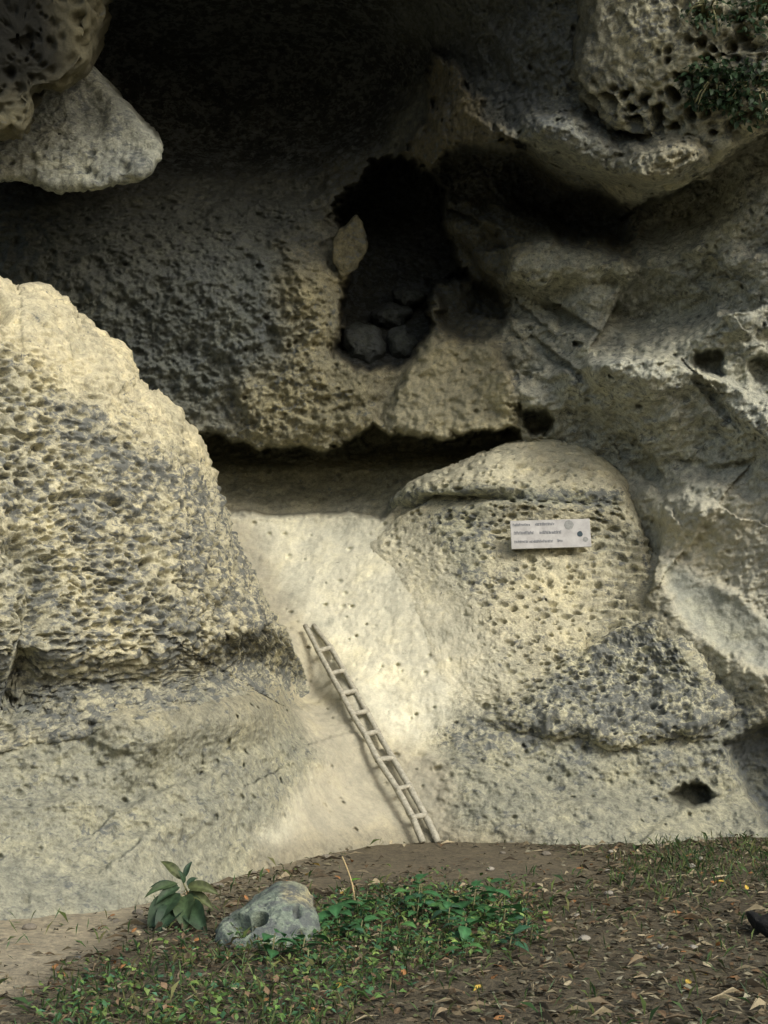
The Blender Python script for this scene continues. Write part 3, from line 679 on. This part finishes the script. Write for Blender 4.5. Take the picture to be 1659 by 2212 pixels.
def ground_material():
    m, t, b = nodes_of('leaf mould', .95)
    a = N(t, 'ShaderNodeVertexColor', layer_name='tint')
    g = t.nodes.new('ShaderNodeTexCoord').outputs['Object']
    n1 = noise(t, g, 3, 5, .6); n2 = noise(t, g, 22, 5, .7); n3 = noise(t, g, 70, 3, .7)
    c = mix(t, 1., a.outputs[0], ramp(t, n1, [(.3, (.75, .75, .77)), (.7, (1.25, 1.22, 1.2))]), 'MULTIPLY')
    c = mix(t, 1., c, ramp(t, n2, [(.3, (.55, .55, .56)), (.7, (1.45, 1.4, 1.3))]), 'MULTIPLY')
    t.links.new(c, b.inputs['Base Color'])
    bp = N(t, 'ShaderNodeBump', Strength=.8, Distance=.02); t.links.new(math_(t, 'ADD', n2, n3), bp.inputs['Height']); t.links.new(bp.outputs[0], b.inputs['Normal'])
    return m
obj('ground', mesh_np('ground', np.stack([GX, GY, GZ], -1), grid_faces(*GX.shape), gt), ground_material(), kind='structure')

# ------------------------------------------------------------------ ladder
M_WOOD = plain('weathered pole wood', (.31, .30, .235), .85, 30, .4, .6)
KX, KY = 660 * .9394, 1400 * .9394; KS = .2532 * .9394
lr = [(165, 150), (285, 385), (395, 590), (495, 770), (592, 955), (708, 1140), (825, 1370), (1000, 1635), (1138, 1890), (1232, 2120)]
rr = [(240, 150), (395, 350), (515, 560), (618, 745), (722, 930), (822, 1115), (958, 1355), (1108, 1605), (1252, 1870), (1372, 2120)]
def lad_depth(k): return 14.62 + (12.80 - 14.62) * k
lk = np.array([((q[1] - 150) / 1970.) for q in lr]); lk = lk - .07 * np.sin(np.pi * lk)
def surf(pts): return np.array([cliff_depth(np.array(KX + a * KS), np.array(KY + b * KS)) for a, b in pts], float)
dl, dr = surf(lr), surf(rr)
fit = np.polyfit(lk, np.minimum(dl, dr), 2); off = (np.polyval(fit, lk) - np.minimum(dl, dr)).max() + .05
def lad_depth(k): return float(.4 * (np.polyval(fit, k) - off) + .6 * (np.interp(k, lk, np.minimum(dl, dr)) - .05) - .10 * max(0, min(1, k)) ** 2 * (1 - max(0, k - .75) * 3.6))
L3, R3 = [], []
for i in range(10):
    k = (lr[i][1] - 150) / 1970.
    k = k - .07 * math.sin(math.pi * k)
    L3.append(at(KX + lr[i][0] * KS, KY + lr[i][1] * KS, lad_depth(k) - .05)); R3.append(at(KX + rr[i][0] * KS, KY + rr[i][1] * KS, lad_depth(k) + .03))
L3, R3 = np.array(L3), np.array(R3)
def densify(p, n=40):
    t = np.arange(len(p)); s = np.linspace(0, len(p) - 1, n)
    return np.stack([np.interp(s, t, p[:, k]) for k in range(3)], -1)
lad = empty('ladder', tuple(L3[-1]), label='narrow weathered pole ladder leaning up the sandy gully', category='ladder')
def child(name, me, mat, parent, **props):
    me.transform(Matrix.Translation(-parent.matrix_world.translation if False else -Vector(parent.location)))
    return obj(name, me, mat, parent, **props)
child('rail', tube(densify(L3), np.linspace(.023, .029, 40), 8, .06, 1), M_WOOD, lad)
child('rail', tube(densify(R3), np.linspace(.023, .029, 40), 8, .06, 2), M_WOOD, lad)
for i in range(1, 9):
    a, b = L3[i], R3[i]; d = b - a
    a2, b2 = a - d * .12, b + d * .16; a2[1] -= .02; b2[1] -= .02
    child('rung', tube(np.array([a2 + (b2 - a2) * t for t in np.linspace(0, 1, 8)]), .023, 8, .10, 10 + i), M_WOOD, lad)

# ------------------------------------------------------------------ sign
SY = float(oc_depth(np.array(1187.), np.array(1155.))) - .14
c0 = at(1103, 1125, SY + .03); c1 = at(1275, 1120, SY + .03); c2 = at(1274, 1180, SY - .02); c3 = at(1105, 1186, SY - .02)
ux = (c1 - c0); sw_ = np.linalg.norm(ux); ux = ux / sw_; uy = (c0 - c3); sh_ = np.linalg.norm(uy); uy -= ux * (uy @ ux); uy /= np.linalg.norm(uy); un = np.cross(ux, uy)
signo = empty('sign', tuple(c3), label='small white board with grey lettering fixed to the sandy outcrop', category='sign')
MX = Matrix(((ux[0], uy[0], un[0], c3[0]), (ux[1], uy[1], un[1], c3[1]), (ux[2], uy[2], un[2], c3[2]), (0, 0, 0, 1)))
signo.matrix_world = MX; signo.matrix_basis = MX
def boxes_mesh(name, bs):
    V, Fc = [], []
    for (x0, y0, z0, x1, y1, z1) in bs:
        o = len(V); V += [(x, y, z) for x in (x0, x1) for y in (y0, y1) for z in (z0, z1)]
        Fc += [tuple(o + q for q in f) for f in ((0, 1, 3, 2), (4, 6, 7, 5), (0, 4, 5, 1), (2, 3, 7, 6), (0, 2, 6, 4), (1, 5, 7, 3))]
    me = bpy.data.meshes.new(name); me.from_pydata(V, [], Fc); me.update(); return me
M_WHITE = plain('worn white paint', (.36, .36, .34), .8, 9, .25)
M_INK = plain('faded grey lettering', (.17, .18, .185), .7, 60, .25)
M_DARK = plain('dark emblem paint', (.035, .055, .065), .7, 60, .2)
M_PALE = plain('pale grey emblem paint', (.22, .23, .215), .7, 60, .25)
bm_ = boxes_mesh('board', [(0, 0, -.022, sw_, sh_, 0)])
bo = obj('board', bm_, M_WHITE, signo)
bv = bo.modifiers.new('bevel', 'BEVEL'); bv.width = .004; bv.segments = 2
g = np.random.default_rng(5)
for (yy, hh, words) in ((.80, .085, ((.03, .25), (.31, .54))), (.50, .095, ((.04, .29), (.36, .63))), (.20, .08, ((.04, .20), (.23, .52), (.58, .63)))):
    for a, b in words:
        bs = []                                  # worn letters: upright strokes and bars too faded to read
        x = a
        while x < b:
            w = .010 + .006 * g.random(); h = hh * (.75 + .5 * g.random())
            bs.append((x * sw_, yy * sh_, .0005, (x + w * .55) * sw_, (yy + h) * sh_, .003))
            bs.append(((x + w * .55) * sw_, (yy + h * g.choice([0, .4, .75])) * sh_, .0005, (x + w) * sw_, (yy + h * .98) * sh_, .0025))
            x += w * 1.25
        obj('word', boxes_mesh('word', bs), M_INK, bo)
def disc(cx, cy, rx, ry, z, n=14, j=.1, seed=0):
    q = blob_outline(cx, cy, rx, ry, n, j, seed); me = bpy.data.meshes.new('emblem')
    V = [(x * sw_, y * sh_, z) for x, y in q] + [(x * sw_, y * sh_, .0003) for x, y in q]
    me.from_pydata(V, [], [tuple(range(n))] + [(i, i + n, (i + 1) % n + n, (i + 1) % n) for i in range(n)]); me.update(); return me
obj('emblem', disc(.735, .80, .06, .17, .003, 8, .15, 1), M_PALE, signo, label='pale grey emblem')
obj('emblem', disc(.865, .46, .035, .10, .003, 12, .08, 2), M_DARK, signo, label='dark round emblem')
obj('emblem', disc(.93, .27, .03, .09, .003, 10, .15, 3), M_PALE, signo, label='small grey emblem')
# two pegs that hold the board off the rock
child_pegs = [obj('peg', boxes_mesh('peg', [(x * sw_, .45 * sh_, -.16, x * sw_ + .03, .45 * sh_ + .03, -.0215)]), M_WOOD, signo) for x in (.12, .86)]

# ------------------------------------------------------------------ pale lichened rock with two hollows
def gpt(px, py):
    p = ground_at(np.array(float(px)), np.array(float(py))); p[2] = gz(p[0], p[1]); return p
MR = [(458, 2035), (475, 1995), (510, 1965), (545, 1940), (580, 1918), (605, 1908), (650, 1915), (680, 1945), (692, 1985), (688, 2030), (660, 2060), (600, 2075), (520, 2075), (475, 2065)]
MR = [(578 + (x - 578) * .9, 2006 + (y - 2006) * .9) for x, y in MR]
def mr_relief(P, px, py):
    Q = P.reshape(-1, 3); r = .05 * fbm(Q, 3.5, 4, .6, 601) + .02 * fbm(Q, 7, 4, .6, 602, True) + .012 * fbm(Q, 16, 3, .6, 603) - .02 * pits(Q, 16, .5, 605, .5)
    for (hx, hy, rx, ry, dp) in ((520, 2004, 34, 26, .40), (558, 1990, 24, 16, .26), (640, 1975, 9, 14, .05), (650, 2015, 12, 9, .05)):
        q = np.sqrt(((px - hx - .3 * (py - hy)) / rx) ** 2 + ((py - hy + .3 * (px - hx)) / ry) ** 2).ravel(); r = r - dp * (1 - sstep(.55, 1.05, q))
    return r
def mr_tint(P, px, py):
    s = px.shape; T = np.zeros(s + (4,)); T[..., :3] = (.19, .22, .185); T[..., 3] = .5
    k = region(px, py, [(610, 1918), (675, 1935), (675, 1965), (610, 1950)], 12)[..., None]
    T[..., :3] = T[..., :3] * (1 - k) + np.array((.34, .30, .20)) * k
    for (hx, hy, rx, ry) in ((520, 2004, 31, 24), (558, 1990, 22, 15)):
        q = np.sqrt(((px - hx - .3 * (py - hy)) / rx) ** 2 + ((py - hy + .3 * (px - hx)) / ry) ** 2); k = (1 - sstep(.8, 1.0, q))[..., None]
        T[..., :3] = T[..., :3] * (1 - k) + np.array((.022, .028, .018)) * k; T[..., 3] *= 1 - k[..., 0]  # both hollows painted near black, standing in for shade inside them
    return T
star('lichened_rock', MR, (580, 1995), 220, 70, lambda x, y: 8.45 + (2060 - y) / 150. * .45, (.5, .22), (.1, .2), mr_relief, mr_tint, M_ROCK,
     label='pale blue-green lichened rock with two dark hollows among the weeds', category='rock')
star('dirt_clod', blob_outline(140, 2105, 42, 24, 12, .15, 3), (140, 2105), 70, 24, lambda x, y: 8.0 + 0 * x, (.8, .12), (.05, .1), small_relief(.03, 6, 621), flat((.10, .085, .06), .4), M_ROCK,
     label='small dark lump of stone in the litter at lower left', category='stone')
star('black_lump', [(1625, 1985), (1640, 1978), (1655, 1990), (1700, 1980), (1760, 1990), (1780, 2030), (1720, 2062), (1670, 2045), (1640, 2018)], (1690, 2018), 90, 30, lambda x, y: 8.75 + 0 * x, (.7, .12), (.1, .2),
     small_relief(.02, 6, 631), flat((.012, .012, .012), .2), M_ROCK, label='black rounded lump at the right edge of the clearing', category='log')  # unidentified dark shape, modelled as a plain black lump

# ------------------------------------------------------------------ plants
M_LEAF = tint_material('living leaf', .62, .3, .2, 9)
M_BROAD = tint_material('broad leaf', .6, .3, .12, 45)
M_DEAD = tint_material('dead leaf', .85, .15, .1, 30)
def leaf_mesh(L, wid, curl, fold, col, seed=0, n=7, wave=.0):
    """one blade with midrib fold, curl along its length and wavy edge; starts at the origin along +X"""
    g = np.random.default_rng(seed); t = np.linspace(0, 1, n)
    prof = np.sin(np.pi * t ** .8) ** .8 * wid * L * .5; prof[0] = prof[-1] = wid * L * .02
    a = curl * t; x = np.cumsum(np.cos(a)) * L / n; z = -np.cumsum(np.sin(a)) * L / n
    V, C = [], []
    for i in range(n):
        for s in (-1, -.5, 0, .5, 1):
            wv = wave * L * math.sin(6 * t[i] + 3 * s) * abs(s)
            V.append((x[i], s * prof[i], z[i] + fold * abs(s) * prof[i] + wv))
            q = 1.5 if s == 0 else (1.22 if i % 2 else .9)
            C.append([c * q for c in col] + [1])
    return mesh_np('leaf', V, grid_faces(n, 5), C)
def orient(base, az, el, roll=0):
    return Matrix.Translation(Vector(base)) @ Matrix.Rotation(az, 4, 'Z') @ Matrix.Rotation(-el, 4, 'Y') @ Matrix.Rotation(roll, 4, 'X')
M_STEM = plain('plant stem', (.13, .13, .06), .7, 30, .2)

# broad-leaved shrub beside the sandy slope
pb = gpt(425, 2000); PYD = float(pb[1])
sh = empty('broadleaf_plant', tuple(pb), label='dark green seedling with large drooping leaves at the foot of the sandy slope', category='plant')
top_ = at(395, 1905, PYD) - pb
stem = np.array([pb * 0 + (0, 0, -.03), top_ * .35 + (.02, 0, 0), top_ * .7 + (.01, 0, 0), top_])
obj('stem', tube(densify(stem, 12), np.linspace(.010, .004, 12), 6), M_STEM, sh)
for k, (bx, by, tx, ty, w, dpt) in enumerate((
    (395, 1925, 322, 2005, .60, -.16), (405, 1930, 398, 2000, .62, -.20), (400, 1915, 465, 1925, .50, -.05), (390, 1915, 330, 1912, .38, -.04),
    (392, 1915, 340, 1945, .42, -.12), (380, 1925, 350, 1925, .34, -.02), (395, 1905, 352, 1860, .46, .03), (398, 1900, 412, 1862, .44, .04),
    (398, 1910, 388, 1882, .5, -.03), (405, 1925, 440, 1985, .42, -.10), (395, 1935, 360, 1995, .55, -.06), (402, 1915, 425, 1895, .5, .06), (405, 1940, 420, 2010, .4, .04), (385, 1930, 330, 1965, .5, .06), (400, 1930, 455, 1955, .5, -.08), (395, 1950, 340, 2012, .6, -.22), (402, 1945, 440, 2008, .55, -.22), (390, 1908, 318, 1930, .34, -.1))):
    b = at(bx, by, PYD) - pb; e = at(tx, ty, PYD + dpt) - pb; v = e - b; L = float(np.linalg.norm(v))
    g = .8 + .4 * random.random()
    me = leaf_mesh(L * 1.15, w * .72, 1.0, .55, ((.026, .048, .024), (.038, .06, .026), (.06, .07, .028), (.02, .04, .022))[k % 4], k, 12, .035)
    X = Vector(v).normalized(); nn = Vector((random.uniform(-.35, .35), -.8, .75)); Zv = (nn - X * nn.dot(X)).normalized(); Yv = Zv.cross(X)
    X2 = (X * math.cos(.35) + Zv * math.sin(.35)); Z2 = X2.cross(Yv)
    me.transform(Matrix(((X2.x, Yv.x, Z2.x, b[0]), (X2.y, Yv.y, Z2.y, b[1]), (X2.z, Yv.z, Z2.z, b[2]), (0, 0, 0, 1))))
    # face the blade partly to the open side
    obj('leaf', me, M_BROAD, sh)

# soft-stemmed weeds with broad leaves, each a plant
def weed(px, py, h, n, Lr, col, label, group=None, cat='weed'):
    b = gpt(px, py); w = empty('weed', tuple(b), label=label, category=cat)
    if group: w['group'] = group
    obj('stem', tube([(0, 0, -.02), (.01, 0, h * .5), (.02, .01, h)], (.006, .005, .003), 5), M_STEM, w)
    for k in range(n):
        z = h * (.25 + .75 * k / max(1, n - 1)); g = .7 + .6 * random.random()
        me = leaf_mesh(Lr * random.uniform(.7, 1.2), random.uniform(.45, .65), random.uniform(.5, 1.1), .2, tuple(c * g for c in col), k, 6, .02)
        me.transform(orient((.01, 0, z), k * 2.4 + random.random(), random.uniform(.0, .7), random.uniform(-.3, .3)))
        obj('leaf', me, M_LEAF, w)
for k, (x, y, lab) in enumerate(((1020, 1985, 'tallest dark green weed in the middle of the green patch'), (960, 1990, 'dark green weed just left of the tallest weed'),
        (1085, 2010, 'green weed at the right end of the green patch'), (900, 1985, 'low green weed near the foot of the bare dirt path'),
        (770, 1990, 'green weed right behind the lichened rock'), (585, 2075, 'green weed growing low in front of the lichened rock, below its hollows'),
        (720, 2000, 'green weed touching the right side of the lichened rock'), (1000, 2040, 'broad green weed in front of the tallest weed'), (650, 2068, 'low green weed at the front foot of the lichened rock'),
        (1050, 1960, 'green weed behind the tallest weed'))):
    weed(x, y, random.uniform(.10, .20), 9, .14, (.035, .105, .04), lab)
for k in range(34):
    a_, r_ = random.uniform(0, 6.28), math.sqrt(random.random())
    weed(940 + 230 * r_ * math.cos(a_), 2015 + 75 * r_ * math.sin(a_), random.uniform(.05, .13), random.choice((6, 7, 8)), random.uniform(.07, .12), random.choice(((.04, .11, .04), (.055, .13, .04), (.035, .09, .05))),
         'small broad-leaved green weed in the low green patch', 'small weeds in the green patch')
# dry stalk with one green leaf
sb = gpt(768, 1965)
stk = empty('dry_stalk', tuple(sb), label='thin upright straw-coloured stalk with one bright leaf below the ladder', category='stalk')
e = at(738, 1850, float(sb[1])) - sb
obj('stem', tube(np.array([e * t + np.array([.02 * math.sin(3 * t), 0, 0]) for t in np.linspace(-.03, 1, 9)]), np.linspace(.007, .004, 9), 6), plain('straw', (.42, .33, .17), .8, 40, .2), stk)
me = leaf_mesh(.09, .6, .5, .2, (.10, .26, .03), 3); me.transform(orient(e * .52, .3, .4)); obj('leaf', me, M_LEAF, stk)

# creepers rooted in the holes of the upper right crag
def creeper(px0, py0, rx, ry, n, L, label):
    b = at(px0, py0, uc_depth(px0, py0) - .02); cr = empty('creeper', tuple(b), label=label, category='creeper')
    V, Fc, C = [], [], []
    for s in range(7):
        a = random.uniform(0, 2 * math.pi); e = at(px0 + rx * math.cos(a) * .8, py0 + ry * math.sin(a) * .8, uc_depth(px0, py0) - .12) - b
        pth = [e * 0 + (0, .25, 0), e * .4 + (0, -.10, .03), e * .8 + (0, -.08, 0), e + (0, -.03, -.05)]
        obj('stem', tube(densify(np.array(pth), 10), np.linspace(.009, .004, 10), 5, .05, s), M_STEM, cr)
    for k in range(n):
        r = math.sqrt(random.random()); a = random.uniform(0, 2 * math.pi); x = px0 + rx * r * math.cos(a); y = py0 + ry * r * math.sin(a)
        p = at(x, y, uc_depth(x, y) - random.uniform(.02, .22)) - b; g = .5 + random.random()
        me = leaf_mesh(L * random.uniform(.7, 1.3), .45, random.uniform(.3, 1.2), .25, (.03 * g, .058 * g, .026 * g), k, 4)
        m = orient(p, random.uniform(-math.pi, 0), random.uniform(-1.1, .5), random.uniform(-.8, .8)); me.transform(m)
        n0 = len(V); vv = [tuple(v.co) for v in me.vertices]; V += vv; Fc += [[n0 + i for i in f.vertices] for f in me.polygons]
        C += [(.03 * g, .058 * g, .026 * g, 1)] * len(vv); bpy.data.meshes.remove(me)
    obj('foliage', mesh_np('foliage', V, Fc, C), M_LEAF, cr)
creeper(1540, 180, 70, 60, 330, .085, 'dark leafy creeper growing out of the middle of the pitted crag, upper right')
creeper(1625, 200, 60, 75, 200, .085, 'sparse creeper at the right edge below the crag top')
creeper(1530, 30, 60, 40, 110, .075, 'thin tuft of creeper near the top of the pitted crag')
creeper(1640, 30, 45, 60, 110, .08, 'creeper in the extreme top right corner')

# ------------------------------------------------------------------ litter, weeds and grass on the ground
GREEN = [(250, 2330), (80, 2230), (90, 2180), (180, 2100), (330, 2075), (470, 2045), (700, 1975), (760, 1940), (900, 1925), (1000, 1915), (1130, 1935), (1180, 1985), (1130, 2050), (980, 2080), (900, 2130), (760, 2175), (700, 2330)]
GREEN2 = [(1330, 1870), (1450, 1820), (1700, 1795), (1900, 1800), (1800, 1880), (1600, 1920), (1420, 1950), (1330, 1920)]
def scatter(n, seed, dens):
    g = np.random.default_rng(seed)
    x = g.uniform(-4.2, 4.2, n); y = 6.3 + (13.9 - 6.3) * g.random(n) ** 1.15
    P = np.stack([x, y, 0 * x], -1); px, py = project(P)
    q = fbm(P, 2.5, 3, .6, seed + 3)
    keep = g.random(n) < dens(px + 30 * q, py + 22 * q, q)
    # stay on the ground: nothing inside the cliff
    i = np.clip(np.searchsorted(gy, py), 1, len(gy) - 2); j = np.clip(np.searchsorted(gx, px), 1, len(gx) - 2)
    keep &= y < D[i, j] - .06
    P = P[keep]; P[:, 2] = gz(P[:, 0], P[:, 1]); return P, g
def bits(name, P, g, Lr, wr, tilt, cols, mat, lift=.004, jitter=.25, parts=2, **props):
    n = len(P); L = g.uniform(*Lr, n); w = L * g.uniform(*wr, n); az = g.uniform(0, 2 * math.pi, n); el = g.uniform(*tilt, n)
    dx = np.stack([np.cos(az) * np.cos(el), np.sin(az) * np.cos(el), np.sin(el)], -1); dy = np.stack([-np.sin(az), np.cos(az), 0 * az], -1)
    roll = g.uniform(-.5, .5, n)[:, None]; up = np.cross(dx, dy); dy = dy * np.cos(roll) + up * np.sin(roll); up = np.cross(dx, dy)
    base = P + np.array([0, 0, lift]) + g.uniform(0, 1, n)[:, None] * np.array([0, 0, .012])
    curl = g.uniform(-.15, .35, n)[:, None]
    v0 = base; v1 = base + dx * (L * .5)[:, None] + dy * (w * .5)[:, None] + up * (L[:, None] * curl * .5)
    v2 = base + dx * (L * .5)[:, None] - dy * (w * .5)[:, None] + up * (L[:, None] * curl * .5)
    v3 = base + dx * L[:, None] - np.array([0, 0, 1]) * (L * .12)[:, None]; vm = base + dx * (L * .5)[:, None]
    V = np.stack([v0, v1, v3, v2, vm], 1).reshape(-1, 3); o = np.arange(n)[:, None] * 5
    Fc = np.concatenate([o + [0, 4, 1], o + [1, 4, 2], o + [0, 3, 4], o + [3, 2, 4]], 0)
    cols = np.array(cols); C = cols[g.integers(0, len(cols), n)] * (1 + jitter * g.standard_normal((n, 1))).clip(.4, 1.8)
    C = np.concatenate([np.repeat(C, 5, 0), np.ones((n * 5, 1))], 1)
    return obj(name, mesh_np(name, V, Fc, C, False), mat, **props)
def d_litter(x, y, q):
    b = region(x, y, BARE, 30); s = region(x, y, SAND, 25); e = region(x, y, GREEN, 60)
    return np.clip((.75 + .5 * q) * (1 - .93 * b) * (1 - .9 * s) * (1 - .25 * e), 0, 1)
DEADC = [(.11, .085, .055), (.085, .07, .048), (.14, .12, .08), (.06, .05, .035), (.115, .075, .045), (.18, .155, .11), (.04, .036, .028), (.08, .075, .055), (.22, .20, .15), (.09, .10, .05)]
P, g = scatter(36000, 11, d_litter)
bits('leaf_litter', P, g, (.02, .075), (.25, .6), (-.1, .45), DEADC, M_DEAD, kind='stuff', label='brown leaf litter strewn over the forest floor', category='leaf litter')
P, g = scatter(7000, 12, d_litter)
bits('twig_litter', P, g, (.06, .20), (.04, .09), (-.05, .25), [(.17, .13, .09), (.28, .23, .16), (.09, .07, .05)], M_DEAD, kind='stuff', label='thin dry twigs scattered through the leaf litter', category='twigs')
def d_green(x, y, q): return np.clip(region(x, y, GREEN, 45) * (.62 + 1.3 * q + .5 * region(x, y, [(700, 1960), (900, 1930), (1120, 1940), (1150, 2000), (1000, 2060), (800, 2100), (650, 2080)], 60)), 0, 1)
P, g = scatter(80000, 13, d_green)
GR = [(.06, .13, .045), (.045, .11, .05), (.10, .18, .045), (.05, .12, .07), (.08, .14, .04), (.14, .20, .05), (.16, .22, .07), (.13, .10, .06), (.20, .13, .08)]
P[:, 2] += g.uniform(0, .05, len(P))
bits('ground_cover', P, g, (.018, .055), (.35, .7), (-.2, .9), GR, M_LEAF, kind='stuff', label='low green weeds carpeting the middle of the clearing', category='ground cover')
def d_grass(x, y, q): return np.clip((1 - .95 * region(x, y, BARE, 30)) * (1 - .6 * region(x, y, SAND, 30)) * (.10 + .45 * region(x, y, GREEN, 70) + .75 * region(x, y, GREEN2, 35)) * (.7 + 1.2 * q), 0, 1)
P, g = scatter(42000, 14, d_grass)
bits('grass', P, g, (.05, .12), (.05, .10), (.5, 1.4), [(.055, .10, .03), (.09, .12, .04), (.12, .12, .05), (.04, .08, .03)], M_LEAF, kind='stuff', label='short thin grass at the foot of the cliff and among the weeds', category='grass')
# single fallen leaves large enough to pick out
KINDS = (('orange', (.24, .115, .05), 75), ('pale tan', (.29, .24, .165), 80), ('yellow', (.40, .27, .06), 16), ('dark brown', (.10, .065, .04), 75))
for ki, (nm, col, cnt) in enumerate(KINDS):
    protos = [leaf_mesh(L, w, c, f, col, s, 5, .05) for s, (L, w, c, f) in enumerate(((.07, .55, .9, .3), (.06, .45, -.6, .35), (.085, .4, .6, .25)))]
    for p_ in protos: p_.materials.append(M_DEAD)
    P, g = scatter(2600, 40 + ki, lambda x, y, q: np.clip(d_litter(x, y, q) + .12, 0, 1))
    ppx, ppy = project(P); ok = (ppx > 5) & (ppx < 1655) & (ppy < 2205); P = P[ok][:cnt]
    for k, p in enumerate(P):
        o = obj('fallen_leaf', protos[k % 3], None, label='curled %s dead leaf lying loose on the forest floor litter' % nm, category='leaf', group='%s fallen leaves' % nm)
        o.location = p + np.array([0, 0, .02]); o.rotation_euler = (g.uniform(-.4, .4), g.uniform(-.3, .2), g.uniform(0, 6.28))
# small stones along the foot of the cliff and pale pebbles in the litter
M_STONE = plain('small stone', (.17, .155, .12), .95, 14, .35, .6)
M_PEB = plain('pale pebble', (.25, .235, .19), .9, 20, .25, .4)
def pebble_mesh(seed):
    import bmesh
    bm = bmesh.new(); bmesh.ops.create_icosphere(bm, subdivisions=2, radius=1)
    V = np.array([v.co for v in bm.verts]); n = fbm(V + 9 * seed, 1.1, 3, .6, 700 + seed)
    for v, q in zip(bm.verts, n): v.co = v.co * (1 + .55 * float(q)); v.co.z *= .62; v.co.x *= 1.25
    me = bpy.data.meshes.new('pebble'); bm.to_mesh(me); bm.free(); return me
ps = [pebble_mesh(k) for k in range(5)]; pp = [pebble_mesh(k + 9) for k in range(4)]
for m_ in ps: m_.materials.append(M_STONE)
for m_ in pp: m_.materials.append(M_PEB)
foot = [(60, 2010), (240, 1985), (300, 1975), (480, 1915), (560, 1880), (640, 1868), (700, 1850), (1075, 1836), (1180, 1838), (1420, 1832), (1540, 1822)]
for k, (x, y) in enumerate(foot):
    p = gpt(x + random.uniform(-15, 15), y + random.uniform(0, 10)); r = random.uniform(.015, .04)
    o = obj('small_stone', ps[k % 5], None, label='small grey-tan stone lying along the foot of the cliff', category='stone', group='small stones along the cliff foot')
    o.location = p + np.array([0, 0, r * .3]); o.scale = (r, r, r); o.rotation_euler = (0, 0, random.uniform(0, 6.3))
P, g = scatter(900, 71, lambda x, y, q: np.clip(d_litter(x, y, q) * .8, 0, 1))
ppx, ppy = project(P); P = P[(ppx > 5) & (ppx < 1655) & (ppy < 2205)][:20]
for k, p in enumerate(P):
    r = g.uniform(.012, .03)
    o = obj('pebble', pp[k % 4], None, label='pale pebble lying in the brown leaf litter', category='pebble', group='pale pebbles in the litter')
    o.location = p + np.array([0, 0, r * .5]); o.scale = (r, r, r); o.rotation_euler = (0, 0, g.uniform(0, 6.3))
